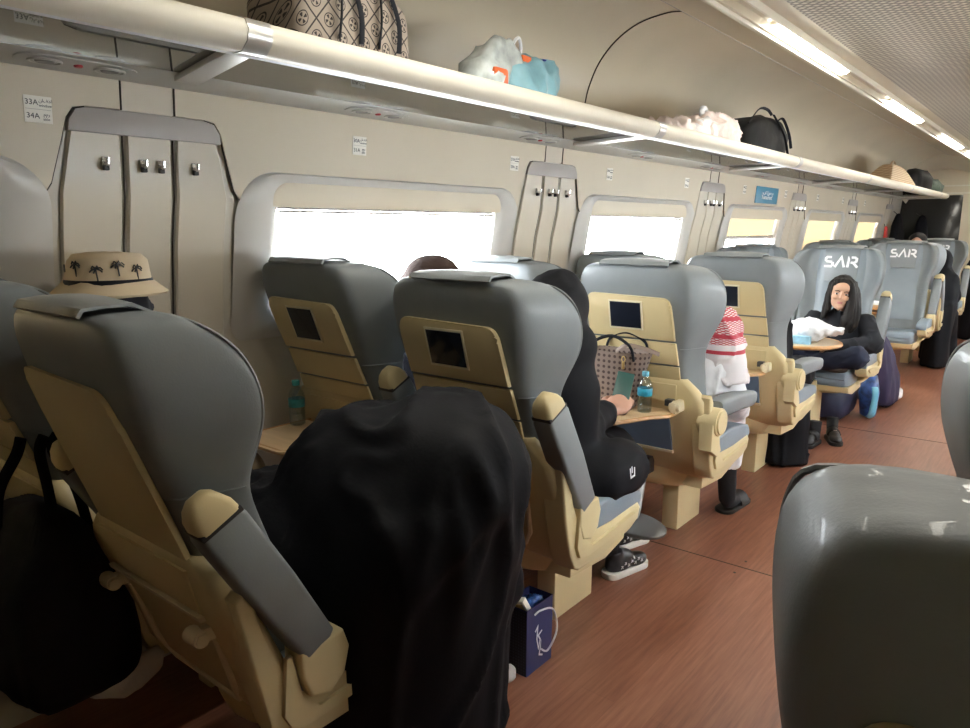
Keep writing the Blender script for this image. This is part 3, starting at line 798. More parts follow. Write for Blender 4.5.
SA = seat('a', 'nearest grey blue leather seat with plain beige back panel and raised armrest, bottom left', (XA, ROW['A'] + .018, 0), 0, ('up', 'up'), screen=False, lean=.13, sx=.89)
for c_ in SA.children:
    if c_.name.startswith('armrest'): c_.location = (.012, .03, 0)
seat('a', 'seat at the far left edge beside the black tote bag, partly outside the picture', (XW, ROW['A'] + .01, 0), 0, (None, None), lean=.15, sz=1.02, sides=(-1,), sx=.93)
seat('b', 'aisle seat with seatback screen directly behind the bent black draped passenger', (XA, ROW['B'], 0), 0, ('up', 'up'), lean=.075)
seat('b', 'window seat with seatback screen in front of the large window, bottle on its tray', (XW, ROW['B'] + .015, 0), 0, (None, None), tray='down', lean=.19, sz=1.025, sides=(-1,), sx=.93)
seat('c', 'aisle seat with a seatback screen and brown handbag and bottle on its tray', (XA, ROW['C'], 0), 0, ('up', 'down'), tray='down', footrest=True)
seat('c', 'window seat with pale sunlit headrest beyond the dark cap', (XW, ROW['C'] - .14, 0), 0, (None, None), tray='down', sides=(-1,), sx=.93)
seat('d', 'aisle seat with half hidden screen behind the red and white headscarf', (XA, ROW['D'], 0), 0, ('up', 'down'), tray='down')
seat('d', 'window seat showing only a sliver of headrest below the second window', (XW, ROW['D'] - .16, 0), 0, (None, None), sides=(-1,), sx=.93)
YE, YF, YG = 5.56, 8.08, 10.45
XE = -1.42
seat('e', 'aisle seat marked SAR facing the camera with the girl sitting in it', (XE, YE, 0.0), pi, ('up', 'up'), front=True, tray=None)
seat('e', 'window seat facing the camera beside the girl, only its top visible', (XE - .67, YE, 0), pi, (None, None), front=True, sides=(1,), sx=.93)
seat('f', 'empty aisle seat marked SAR facing the camera behind the girl', (XE, YF, 0), pi, ('up', 'up'), front=True)
seat('f', 'window seat facing the camera in the row of the empty SAR seat', (XE - .67, YF, 0), pi, (None, None), front=True, sides=(1,), sx=.93)
seat('g', 'farthest aisle seat marked SAR, beside the black robed figure in the aisle', (XE, YG, 0), pi, ('up', 'up'), front=True)
seat('g', 'farthest window seat facing the camera below the last shaded window', (XE - .67, YG, 0), pi, (None, None), front=True, sides=(1,), sx=.93)
XR = .135
seat('r', 'large dark seat back in the bottom right foreground', (XR + .003, 1.10, 0), 0, (None, 'up'), screen=False, flap=False, sz=.985, group='train seats right of the aisle')
seat('r', 'seat back cut by the right edge of the frame, above the foreground one', (XR, 2.20, 0), 0, (None, 'up'), screen=False, flap=False, sz=.965, group='train seats right of the aisle')
seat('h', 'seat half hidden behind the black robed figure, beyond the empty SAR seat', (XE, 9.42, 0), 0, ('up', 'up'))
# ---------------------------------------------------------------- things
def pattern_mat(name, base, ink, kind, s):
    m, nt, b = _mat(name); L = nt.links
    tc = nt.nodes.new('ShaderNodeTexCoord'); uvm = nt.nodes.new('ShaderNodeSeparateXYZ'); L.new(tc.outputs['UV'], uvm.inputs[0])
    u = math_node(nt, 'MULTIPLY', uvm.outputs['X'], s); v = math_node(nt, 'MULTIPLY', uvm.outputs['Y'], s)
    if kind == 'emblem':      # diagonal dotted lattice with ringed cross emblems in every lozenge
        a = math_node(nt, 'ADD', u, v); c = math_node(nt, 'SUBTRACT', u, v)
        fa = math_node(nt, 'FRACT', a); fc = math_node(nt, 'FRACT', c)
        da = math_node(nt, 'ABSOLUTE', math_node(nt, 'SUBTRACT', fa, .5)); dc = math_node(nt, 'ABSOLUTE', math_node(nt, 'SUBTRACT', fc, .5))
        line = math_node(nt, 'GREATER_THAN', math_node(nt, 'MAXIMUM', da, dc), .465)
        x = math_node(nt, 'SUBTRACT', fa, .5); y = math_node(nt, 'SUBTRACT', fc, .5)
        r = math_node(nt, 'SQRT', math_node(nt, 'ADD', math_node(nt, 'MULTIPLY', x, x), math_node(nt, 'MULTIPLY', y, y)))
        ring = math_node(nt, 'LESS_THAN', math_node(nt, 'ABSOLUTE', math_node(nt, 'SUBTRACT', r, .27)), .022)
        # four flared arms
        th = math_node(nt, 'ARCTAN2', y, x); pet = math_node(nt, 'SINE', math_node(nt, 'MULTIPLY', th, 4))
        arm = math_node(nt, 'MULTIPLY', math_node(nt, 'GREATER_THAN', pet, .1), math_node(nt, 'LESS_THAN', math_node(nt, 'ABSOLUTE', math_node(nt, 'SUBTRACT', r, .135)), .075))
        f = math_node(nt, 'MAXIMUM', math_node(nt, 'MAXIMUM', line, ring), arm)
    elif kind == 'dots':
        fa = math_node(nt, 'FRACT', u); fc = math_node(nt, 'FRACT', v)
        x = math_node(nt, 'SUBTRACT', fa, .5); y = math_node(nt, 'SUBTRACT', fc, .5)
        r = math_node(nt, 'SQRT', math_node(nt, 'ADD', math_node(nt, 'MULTIPLY', x, x), math_node(nt, 'MULTIPLY', y, y)))
        f = math_node(nt, 'LESS_THAN', r, .27)
    elif kind == 'weave':
        f = math_node(nt, 'ADD', math_node(nt, 'MULTIPLY', math_node(nt, 'SINE', math_node(nt, 'MULTIPLY', math_node(nt, 'ADD', u, v), 6.28)), math_node(nt, 'SINE', math_node(nt, 'MULTIPLY', math_node(nt, 'SUBTRACT', u, v), 6.28))), .5)
    elif kind == 'shemagh':   # fine red check with broad bands along v
        w1 = math_node(nt, 'SINE', math_node(nt, 'MULTIPLY', u, 6.28)); w2 = math_node(nt, 'SINE', math_node(nt, 'MULTIPLY', v, 6.28))
        chk = math_node(nt, 'GREATER_THAN', math_node(nt, 'MULTIPLY', w1, w2), -.1)
        raw = uvm.outputs['Y']
        band = math_node(nt, 'ADD', math_node(nt, 'GREATER_THAN', math_node(nt, 'SINE', math_node(nt, 'MULTIPLY', raw, 26)), .72), 0)
        f = math_node(nt, 'MAXIMUM', math_node(nt, 'MULTIPLY', chk, math_node(nt, 'GREATER_THAN', raw, .66)), math_node(nt, 'MINIMUM', band, 1))
        f = math_node(nt, 'MULTIPLY', f, math_node(nt, 'GREATER_THAN', raw, .34))
    elif kind == 'embossed':
        f = math_node(nt, 'GREATER_THAN', math_node(nt, 'MULTIPLY', math_node(nt, 'SINE', math_node(nt, 'MULTIPLY', math_node(nt, 'ADD', u, v), 6.28)), math_node(nt, 'SINE', math_node(nt, 'MULTIPLY', math_node(nt, 'SUBTRACT', u, v), 6.28))), .35)
    r_ = ramp(nt, [(.0, base), (1, ink)]); L.new(f, r_.inputs['Fac']); L.new(r_.outputs['Color'], b.inputs['Base Color']); b.inputs['Roughness'].default_value = .6
    return m
def set_uv(mb, fn):
    uv = mb.bm.loops.layers.uv.new('UVMap')
    for f in mb.bm.faces:
        for l in f.loops: l[uv].uv = fn(l.vert.co)
    return mb
M['monogram'] = pattern_mat('monogram_canvas', (.36, .30, .25), (.03, .022, .022), 'emblem', 1)
M['dots'] = pattern_mat('dotted_canvas', (.24, .18, .15), (.055, .03, .03), 'dots', 1)
M['weave'] = pattern_mat('straw_weave', (.30, .19, .10), (.62, .48, .32), 'weave', 1)
M['shemagh'] = pattern_mat('red_check_cloth', (.80, .76, .77), (.50, .035, .06), 'shemagh', 30)
M['embossed'] = pattern_mat('embossed_navy', (.008, .010, .022), (.03, .035, .06), 'embossed', 1)
M['navy'] = plain('navy_paper', (.018, .026, .11), .4)
M['strap'] = plain('dark_strap', (.008, .009, .014), .6, spec=.2)
M['blackcloth'] = plain('black_cloth', (.0065, .0068, .0095), .68, var=.2, scale=5, bump=.06, bscale=120, sheen=.0, spec=.16)
M['blacknylon'] = plain('black_nylon', (.007, .007, .008), .6, spec=.2, var=.3, scale=9, bump=.3, bscale=14)
M['bluebag'] = plain('pale_blue_plastic', (.20, .38, .45), .3, var=.25, scale=12, bump=.3, bscale=18)
M['greybag'] = plain('clear_grey_plastic', (.42, .46, .46), .22, var=.45, scale=14, bump=.5, bscale=16)
M['orange'] = plain('orange_pack', (.62, .12, .03), .4)
M['deepblue'] = plain('blue_pack', (.02, .03, .25), .4)
M['whitebag'] = plain('white_plastic_bag', (.78, .79, .82), .35, var=.08, scale=10, bump=.5, bscale=20)
M['pinkbag'] = plain('pinkish_plastic_bag', (.74, .63, .60), .35, var=.16, scale=22, bump=.6, bscale=22)
M['greenbag'] = plain('dark_green_fabric', (.07, .10, .08), .6, var=.5, scale=20)
M['paleblue'] = plain('pale_blue_fabric', (.25, .40, .52), .55)
M['teal'] = plain('teal_cap', (.05, .34, .38), .35)
M['skyblue'] = plain('sky_blue_cap', (.18, .52, .70), .35)
M['label'] = plain('bottle_label', (.03, .28, .42), .35, var=.5, scale=30)
M['labelgreen'] = plain('bottle_label_green', (.03, .22, .24), .35, var=.4, scale=30)
M['gold'] = plain('gold', (.70, .50, .20), .3, metal=.8)
M['yellowbox'] = plain('yellow_print', (.72, .56, .18), .5, var=.2, scale=60)
M['foil'] = plain('blue_foil_pack', (.03, .10, .34), .25, var=.8, scale=40, bump=.6, bscale=60)
M['tissuebox'] = plain('tissue_box', (.30, .55, .72), .4, var=.35, scale=14)
M['purple'] = plain('dark_purple_fabric', (.030, .022, .060), .8, var=.25, bump=.1)
M['navyfab'] = plain('navy_bag_fabric', (.012, .016, .045), .7, var=.3)
M['paper'] = plain('crumpled_paper', (.50, .47, .44), .7, var=.1, bump=.4, bscale=30)
M['greypaper'] = plain('white_cloth', (.60, .58, .57), .8, var=.1, bump=.2, bscale=20)
M['phone'] = plain('green_phone_case', (.03, .09, .08), .35)

def lathe(mb, prof, n=24, c=(0, 0)):
    mb.loft([[(c[0] + r * cos(2 * pi * k / n), c[1] + r * sin(2 * pi * k / n), z) for k in range(n)] for r, z in prof]); return mb
def bottle(loc, label, cap, lab):
    t = thing('water_bottle', label, 'bottle', loc, group='water bottles on the tray tables'); t.scale = (.95, .95, .87)
    pr = [(.026, 0), (.031, .004), (.032, .02), (.0305, .03), (.032, .04), (.032, .06), (.0305, .066), (.032, .072), (.032, .125), (.030, .140), (.022, .158), (.013, .170), (.0125, .178)]
    obj('bottle_body', lathe(MB(), pr), 'bottle', t, 60)
    obj('water', lathe(MB(), [(.024, .002), (.029, .006), (.030, .06), (.030, .12)]), glass_mat('water', (.88, .93, .95), .08), t, 60)
    obj('bottle_label', lathe(MB(), [(.0322, .082), (.0329, .083), (.0329, .118), (.0322, .119)]), lab, t)
    obj('bottle_cap', lathe(MB(), [(.0145, .176), (.0155, .178), (.0155, .196), (.0145, .199)]), cap, t)
    return t
TZ = .7405
bottle((-1.352, 2.735, TZ), 'small water bottle with blue label and cap on the wooden tray beside the handbag', 'skyblue', 'label')
bottle((-2.265, 1.655, TZ * 1.025), 'water bottle with teal cap on the tray below the large window', 'teal', 'labelgreen')

# handbag on the tray
def bag_rings(spec, n=28, e=2.6):
    """spec: (z, cx, cy, rx, ry)"""
    R = []
    for z, cx, cy, rx, ry in spec:
        ring = []
        for k in range(n):
            a = 2 * pi * k / n; ca, sa = cos(a), sin(a)
            ring.append((cx + rx * abs(ca) ** (2 / e) * (1 if ca >= 0 else -1), cy + ry * abs(sa) ** (2 / e) * (1 if sa >= 0 else -1), z))
        R.append(ring)
    return R
t = thing('handbag', 'brown dotted tote handbag with dark handles standing on the wooden seatback tray', 'handbag', (-1.49, 2.757, TZ)); t.scale = (1, .95, 1.2)
mb = MB(); mb.loft(bag_rings([(.001, 0, 0, .075, .055), (.01, 0, 0, .085, .06), (.08, 0, 0, .105, .064), (.16, 0, 0, .132, .068), (.205, .0, 0, .148, .070), (.207, 0, 0, .143, .064), (.17, 0, 0, .128, .056), (.10, 0, 0, .10, .05)]))
mb.warp(lambda c, n: .004 * noise.noise(c * 20)); set_uv(mb, lambda c: ((c.x * .8 + c.y * .6) / .020, c.z / .020)); obj('bag_body', mb, 'dots', t, 60)
mb = MB(); mb.ell((0, 0, .13), (.115, .052, .06)); mb.warp(lambda c, n: .012 * noise.noise(c * 30)); obj('dark_lining', mb, 'blackcloth', t, 180)
for y in (-.062, .062):
    mb = MB(); mb.tube(catmull([(-.10, y, .18), (-.085, y * 1.2, .235), (0, y * 1.1, .262), (.085, y * 1.2, .232), (.10, y, .18)], 6), .006, 8); obj('handle', mb, 'strap', t)
mb = MB(); mb.tube(catmull([(.02, -.066, .21), (.07, -.075, .235), (.135, -.04, .225), (.185, .0, .205)], 6), (.010, .004), 8); obj('belt_strap', mb, 'dots', t, 60)
mb = MB(); mb.box((.052, -.078, .150), (.064, -.072, .175), .002); mb.tube([(.058 + .008 * cos(a), -.074, .185 + .01 * sin(a)) for a in [i * pi / 6 for i in range(12)]], .002, 6, closed=True); obj('charm', mb, 'gold', t)
t = tag(obj('pouch', MB().loft(bag_rings([(.0, 0, 0, .03, .018), (.02, 0, 0, .042, .026), (.05, .0, 0, .038, .022), (.078, .006, 0, .022, .012), (.088, .008, 0, .008, .006)], 16)).warp(lambda c, n: .004 * noise.noise(c * 45)), plain('patterned_pouch_fabric', (.16, .11, .10), .6, var=.8, scale=70), angle=180), 'small brown patterned pouch beside the phone on the tray', 'pouch'); t.location = (-1.415, 2.635, TZ)

# gift bag
t = thing('gift_bag', 'navy gift bag with white ribbon handle standing on the floor', 'gift bag', (-1.345, 1.90, 0), radians(0))
w, d, h = .048, .075, .245
mb = MB()
for q in (((-w, -d), (w, -d)), ((w, -d), (w, d)), ((w, d), (-w, d)), ((-w, d), (-w, -d))):
    (x0, y0), (x1, y1) = q; k = .5
mb.loft([[(-w, -d, .001), (w, -d, .001), (w, d, .001), (-w, d, .001)], [(-w * 1.05, -d * 1.02, h), (w * 1.05, -d * 1.02, h), (w * 1.05, d * 1.02, h), (-w * 1.05, d * 1.02, h)], [(-w, -d, h), (w, -d, h), (w, d, h), (-w, d, h)], [(-w * .95, -d * .95, .02), (w * .95, -d * .95, .02), (w * .95, d * .95, .02), (-w * .95, d * .95, .02)]])
set_uv(mb, lambda c: ((c.x + c.y) / .022, c.z / .022)); obj('bag_body', mb, 'navy', t)
mb = MB(); mb.grid([[(x, -d * (1.0 + .02 * z / h) - .0012, z) for x in (-w * .99, w * .99)] for z in (.004, h - .004)]); set_uv(mb, lambda c: (c.x / .022, c.z / .022)); obj('embossed_side', mb, 'embossed', t)
mb = MB(); mb.tube(catmull([(w + .004, -.035, h - .03), (w + .012, -.01, h - .02), (w + .026, .045, h - .035), (w + .030, .062, h - .12), (w + .016, .030, h - .185), (w + .008, 0, h - .17)], 6), .0035, 6); obj('ribbon_handle', mb, 'white', t)
mb = strokes([[(-.03, .15), (-.015, .165), (-.02, .12), (-.01, .08), (.0, .11), (-.012, .13), (.01, .14)], [(.0, .07), (.005, .10), (-.005, .055), (.015, .045)]], .006); mb.xf(Matrix.Translation((w + .0045, 0, .0)) @ Matrix.Rotation(pi / 2, 4, 'Z')); obj('script_lettering', mb, 'white', t)
t = thing('biscuit_box', 'small white and yellow box sticking out of the navy gift bag', 'box', (-1.338, 1.862, .212)); t.rotation_euler = (radians(24), radians(-14), radians(8))
obj('carton', MB().box((-.030, -.012, -.02), (.030, .012, .062), .003), 'sticker', t); obj('printed_front', MB().box((-.022, -.0135, .0), (.022, -.012, .052), 0), 'yellowbox', t)
t = tag(obj('snack_packet', MB().ell((0, 0, 0), (.034, .045, .035)).warp(lambda c, n: .014 * noise.noise(c * 50)), 'foil', angle=180), 'crinkled blue foil packet inside the navy gift bag', 'snack packet'); t.location = (-1.345, 1.925, .215)
t = tag(obj('crumpled_tissue', MB().ell((0, 0, .028), (.03, .05, .028)).warp(lambda c, n: .012 * noise.noise(c * 40 + Vector((3, 1, 0)))), 'greypaper', angle=180), 'white crumpled tissue on the floor beside the gift bag', 'tissue'); t.location = (-1.335, 1.755, .004)

# table between the facing seats
t = thing('facing_table', 'wood edged round ended table between the girl and the seats facing her', 'table', (0, 0, 0))
poly = [(-2.36, 4.86), (-1.42, 4.82)] + [(-1.42 + .27 * cos(a), 5.09 + .27 * sin(a)) for a in [-pi / 2 + i * pi / 16 for i in range(1, 16)]] + [(-1.42, 5.36), (-2.36, 5.34)]
obj('table_top', MB().prism([(x, y, .738) for x, y in poly], (0, 0, .018), .003), plain('pale_table_laminate', (.62, .52, .40), .25, var=.04), t)
obj('table_edge', MB().tube([(x, y, .746) for x, y in poly[1:-1]], .013, 8), 'woodedge', t)
obj('table_post', MB().cyl((-2.05, 5.09, 0), (-2.05, 5.09, .738), .035).cyl((-2.05, 5.09, 0), (-2.05, 5.09, .02), .11), 'steel', t)
t = tag(obj('plastic_bag', MB().ell((-1.35, 5.10, .835), (.125, .12, .078)).ell((-1.24, 5.08, .845), (.11, .05, .035), (0, .1, 0)).ell((-1.165, 5.05, .855), (.05, .02, .02), (0, -.2, 0)).ell((-1.46, 5.12, .82), (.09, .09, .06)).remesh(.008, 3).warp(lambda c, n: .014 * noise.noise(c * 24) + .006 * noise.noise(c * 60) if c.z > .77 else 0), 'whitebag', angle=180), 'white plastic bag lying on the wood edged table by the girl', 'plastic bag')
t = tag(obj('tissue_box', MB().box((-1.44, 4.935, .757), (-1.30, 4.985, .808), .003), 'tissuebox'), 'small pale blue printed box under the white bag on the table', 'box')
t = thing('paper_cup', 'small white cup at the window side of the facing table', 'cup', (-1.66, 5.14, .757)); obj('cup_body', lathe(MB(), [(.022, .001), (.032, .09), (.030, .09), (.021, .006)]), 'white', t)

# stack of magazines / folded tray behind the girl's seat
t = thing('folded_table', 'small stack of wood edged folded table leaves beside the empty SAR seat', 'table', (-1.52, 7.05, 0))
for k in range(3): obj('table_leaf', MB().box((.02, -.12, .74 + .034 * k), (.26, .16, .76 + .034 * k), .006), 'woodedge', t)
obj('support', MB().box((.10, -.03, .0), (.16, .03, .74), .006), 'steel', t)
t = tag(obj('carrier_bag', MB().loft(bag_rings([(.0, 0, 0, .06, .05), (.02, 0, 0, .085, .065), (.15, 0, 0, .095, .06), (.28, 0, 0, .08, .02), (.30, 0, 0, .075, .012)], 20)).warp(lambda c, n: .01 * noise.noise(c * 14)), 'whitebag', angle=180), 'white carrier bag with blue mark on the cushion of the empty seat', 'bag'); t.location = (-1.55, 7.98, .497)

# bags under and behind the girl's seat
t = tag(obj('duffel_bag', MB().loft(bag_rings([(.0, 0, 0, .16, .26), (.02, 0, 0, .19, .29), (.14, 0, 0, .20, .30), (.24, 0, 0, .17, .27), (.27, 0, 0, .10, .18)], 28)).sub(1).warp(lambda c, n: .02 * noise.noise(c * 7)).floor_at(.001), 'navyfab', angle=180), 'dark navy duffel bag on the floor under the girl\'s seat', 'bag'); t.location = (-1.48, 6.32, .001)
t = thing('shopping_bag', 'blue and light blue shopping bag on the floor by the girl\'s armrest', 'bag', (-1.20, 6.42, 0))
obj('bag_body', MB().loft(bag_rings([(.0, 0, 0, .045, .05), (.02, 0, 0, .06, .07), (.2, 0, 0, .07, .08), (.33, 0, 0, .05, .05)], 16)).warp(lambda c, n: .018 * noise.noise(c * 11)), plain('blue_print_bag', (.03, .09, .30), .4, var=.9, scale=14), t, 180)
obj('bag_handle', MB().tube(catmull([(.05, -.08, .26), (.062, -.10, .19), (.05, -.10, .05), (.02, -.09, .01)], 5), (.030, .010), 8).warp(lambda c, n: .006 * noise.noise(c * 20)), 'skyblue', t, 180)
t = tag(obj('draped_coat', MB().loft(bag_rings([(.02, 0, 0, .09, .22), (.06, 0, 0, .10, .25), (.25, -.01, 0, .10, .23), (.42, -.03, -.03, .08, .17), (.56, -.05, -.07, .05, .10), (.62, -.06, -.09, .02, .04)], 28)).sub(1).warp(folds(.03, 12, 2)).floor_at(.002), 'purple', angle=180), 'dark purple coat hanging down to the floor behind the girl\'s seat', 'coat'); t.location = (-1.19, 6.92, 0)
t = tag(obj('white_shoe', MB().ell((0, 0, .035), (.045, .11, .035)).ell((0, .05, .06), (.04, .05, .04)).remesh(.008, 4), 'greypaper', angle=180), 'white shoe beside the purple coat on the floor', 'shoe'); t.location = (-1.13, 7.22, .002)

# black tote hanging from the armrest in the lower left
t = thing('tote_bag', 'large black tote bag hanging by its straps from the armrest at the lower left', 'tote bag', (-1.845, .60, .02))
mb = MB(); mb.loft(bag_rings([(.40, 0, .02, .15, .11), (.41, 0, .02, .175, .14), (.50, 0, .02, .185, .15), (.66, 0, 0, .18, .12), (.80, -.01, .0, .165, .06), (.84, -.01, 0, .15, .03)], 32, 4)).sub(1).warp(folds(.018, 9, 3)); obj('bag_body', mb, 'blackcloth', t, 180)
for dx, dy in ((-.05, -.06), (.03, .02), (.06, .07)):
    mb = MB(); mb.tube(catmull([(dx * 1.2, dy * 1.2, .76), (dx * .8, dy, .88), (.02 + dx * .3, dy * .5, .97), (.03 + dx * .3, dy * .5 + .01, 1.01)], 6), (.013, .004), 8); obj('strap', mb, 'blackcloth', t)
t = tag(obj('white_cloth', MB().loft(bag_rings([(-.03, 0, 0, .015, .03), (0, 0, 0, .035, .09), (.03, .01, .02, .03, .07), (.06, .02, .04, .01, .03)], 20)).warp(lambda c, n: .012 * noise.noise(c * 22)), 'paper', angle=180), 'pale crumpled cloth showing below the black tote beside the seat base', 'cloth'); t.location = (-1.70, .71, .41); t.rotation_euler = (0, 0, .2)
t = tag(obj('food_wrapper', MB().ell((0, 0, 0), (.05, .07, .018)).warp(lambda c, n: .012 * noise.noise(c * 30)), plain('pinkish_wrapper', (.50, .38, .30), .5, var=.3, scale=20), angle=180), 'pale pinkish wrapper at the left edge beside the tote straps', 'wrapper'); t.location = (-2.10, .74, .52)

# ---- on the luggage rack
RZ = 1.9645
t = thing('weekend_bag', 'large brown monogram patterned bag with dark straps on the overhead rack', 'bag', (-1.885, 1.585, RZ)); t.scale = (1, .88, 1)
mb = MB(); mb.loft([[(x, y, z) for x, z in rrect(-.15 * k, .15 * k, .0, .25 * h_, .06 * k, 5)] for y, k, h_ in ((-.27, .55, .70), (-.265, .8, .88), (-.22, .95, .98), (0, 1, 1.03), (.18, .97, .98), (.235, .85, .85), (.245, .6, .6))]).sub(1).warp(lambda c, n: .008 * noise.noise(c * 8)).floor_at(.001)
set_uv(mb, lambda c: ((c.y + .4 * c.x) / .098, (c.z - .5 * c.x) / .098)); obj('bag_body', mb, 'monogram', t, 180)
for y in (-.13, .045):
    mb = MB(); mb.tube(catmull([(.158, y, .07), (.163, y + .01, .16), (.13, y + .03, .27), (.06, y + .05, .31), (.12, y + .075, .27), (.163, y + .09, .16), (.158, y + .095, .07)], 6), (.004, .012), 8); obj('strap', mb, 'strap', t)
t = thing('shopping_bag', 'small crumpled grey and pale blue plastic bag alone on the overhead rack', 'bag', (-1.80, 2.35, RZ)); t.scale = (1.3, 1.25, 1.5)
mb = MB(); mb.loft(bag_rings([(.0, .03, .06, .05, .09), (.01, .03, .06, .06, .11), (.06, .03, .07, .055, .12), (.11, .02, .09, .03, .14), (.13, .01, .10, .015, .15)], 26)).sub(1).warp(lambda c, n: .014 * noise.noise(c * 22) + .014 * (1 - min(1, abs(noise.noise(c * 14 + Vector((2, 0, 5)))) * 4))).floor_at(.001); obj('blue_bag_part', mb, 'bluebag', t, 180)
mb = MB(); mb.loft(bag_rings([(.0, 0, -.10, .05, .12), (.01, 0, -.10, .06, .13), (.07, 0, -.07, .05, .10), (.125, 0, -.03, .035, .07), (.145, 0, -.01, .012, .03)], 26)).sub(1).warp(lambda c, n: .014 * noise.noise(c * 19) + .022 * (1 - min(1, abs(noise.noise(c * 13)) * 4))).floor_at(.001); obj('grey_bag_part', mb, 'greybag', t, 180)
obj('orange_item', MB().box((.0, .02, .05), (.05, .07, .125), .01), 'orange', t); obj('blue_item', MB().box((-.01, .16, .06), (.03, .205, .135), .006), 'deepblue', t)
obj('orange_item', MB().box((.035, -.14, .03), (.066, -.07, .075), .012), 'orange', t)
obj('bag_handle', MB().tube(catmull([(.03, -.03, .10), (.03, .0, .15), (.02, .04, .168), (.02, .05, .14), (.02, .03, .10)], 6), .005, 6), 'whitebag', t)
t = thing('shopping_bag', 'pinkish white knotted plastic bag lying left of the black backpack on the rack', 'bag', (-1.83, 4.30, RZ)); t.scale = (1, 1.12, 1.15)
mb = MB(); mb.ell((0, -.33, .045), (.10, .26, .05)).ell((.0, .12, .085), (.13, .25, .085)).ell((0, -.08, .06), (.11, .2, .065)).remesh(.014, 3).warp(lambda c, n: (.03 * (1 - min(1, abs(noise.noise(c * 11)) * 4)) + .014 * noise.noise(c * 26)) if c.z > .02 else 0).floor_at(.001); obj('bag_body', mb, 'pinkbag', t, 180)
mb = MB(); mb.ell((.06, -.09, .075), (.06, .15, .06)).warp(lambda c, n: .02 * noise.noise(c * 25)); obj('white_part', mb, 'whitebag', t, 180)
obj('knot', MB().tube(catmull([(.02, -.02, .13), (.02, -.05, .18), (.02, -.01, .195), (.02, .02, .15)], 5), (.018, .010), 8).warp(lambda c, n: .006 * noise.noise(c * 40)), 'whitebag', t, 180)
t = thing('backpack', 'bulging black backpack on the overhead rack right of the pinkish plastic bag', 'backpack', (-1.83, 5.12, RZ)); t.scale = (1, .92, .95)
mb = MB(); mb.loft([[(x, y, z) for x, z in rrect(-.15 * k, .15 * k, .0, .285 * h_, .07 * k, 5)] for y, k, h_ in ((-.35, .4, .55), (-.33, .7, .72), (-.2, .95, .93), (0, 1, 1.0), (.25, 1, .98), (.42, .9, .80), (.48, .65, .55), (.50, .3, .3))]).sub(1).warp(lambda c, n: .020 * noise.noise(c * 7) + .008 * noise.noise(c * 22)).floor_at(.001); obj('main_body', mb, 'blacknylon', t, 180)
mb = MB(); mb.tube(catmull([(.10, -.36, .20), (.11, -.2, .305), (.10, 0, .325), (.10, .1, .30)], 6), (.010, .004), 8); obj('strap', mb, 'strap', t)
mb = MB(); mb.tube(catmull([(.13, .05, .29), (.165, .20, .16), (.165, .32, .02)], 6), (.006, .014), 8); obj('strap', mb, 'strap', t)
mb = MB(); mb.tube(catmull([(.08, .28, .27), (.10, .36, .30), (.12, .46, .20), (.13, .50, .10)], 6), (.010, .006), 8); obj('carry_loop', mb, 'strap', t)
t = thing('straw_basket', 'woven straw basket bag on the overhead rack', 'basket', (-1.83, 9.85, RZ)); t.scale = (1, .9, .9)
mb = MB(); mb.loft([[(x, y, z) for x, y in rrect(-.15 * k, .15 * k, -.95 * q, .95 * q, .05 * k, 5)] for z, k, q in ((0, .8, .93), (.02, .95, 1), (.12, .85, .80), (.27, .4, .38), (.285, .25, .36))]).sub(1).warp(lambda c, n: .01 * noise.noise(c * 10))
set_uv(mb, lambda c: ((c.y + c.x * .7) / .10, c.z / .05)); obj('basket_body', mb, 'weave', t, 60)
obj('basket_handle', MB().tube(catmull([(.02, -.3, .26), (.02, -.1, .33), (.02, .1, .27)], 6), .01, 8), 'weave', t)
t = tag(obj('travel_bag', MB().loft(bag_rings([(.0, 0, 0, .13, .5), (.02, 0, 0, .15, .55), (.20, 0, 0, .15, .55), (.28, 0, 0, .11, .45), (.30, 0, 0, .05, .3)], 26)).warp(lambda c, n: .03 * noise.noise(c * 6)).floor_at(.001), 'blacknylon', angle=180), 'black travel bag right of the straw basket on the rack', 'bag'); t.location = (-1.83, 11.5, RZ)
t = tag(obj('travel_bag', MB().loft(bag_rings([(.0, 0, 0, .13, .35), (.02, 0, 0, .15, .42), (.14, 0, 0, .15, .40), (.22, 0, 0, .09, .28), (.24, 0, 0, .04, .15)], 26)).warp(lambda c, n: .05 * noise.noise(c * 8)).floor_at(.001), 'greenbag', angle=180), 'dark green and grey bundle at the far end of the overhead rack', 'bag'); t.location = (-1.83, 12.58, RZ)

# hanging clothes at the far end
def hung(loc, label, mat, w, h, d=.08):
    t = thing('hanging_coat' if mat == 'blackcloth' else 'hanging_scarf', label, 'coat' if mat == 'blackcloth' else 'scarf', loc)
    mb = MB(); mb.loft(bag_rings([(0, 0, 0, d * .8, w), (.02, 0, 0, d, w * 1.02), (h * .5, 0, 0, d * .9, w * .72), (h * .85, 0, 0, d * .6, w * .3), (h, 0, 0, d * .3, w * .08)], 24)).sub(1).warp(folds(.02, 10, 1)); obj('cloth', mb, mat, t, 180)
    obj('hanging_loop', MB().tube([(0, 0, h - .02), (-d * .9, 0, h + .04)], .006, 6), 'dark', t)
hung((-2.22, 12.72, 1.15), 'black coat hanging on the wall near the far end', 'blackcloth', .42, .56)
hung((-2.25, 12.05, 1.18), 'narrow red scarf hanging left of the black coat', 'red', .03, .34, .03)
hung((-2.00, 13.38, 1.15), 'second black coat hanging in front of the dark glass partition', 'blackcloth', .11, .54, .10)
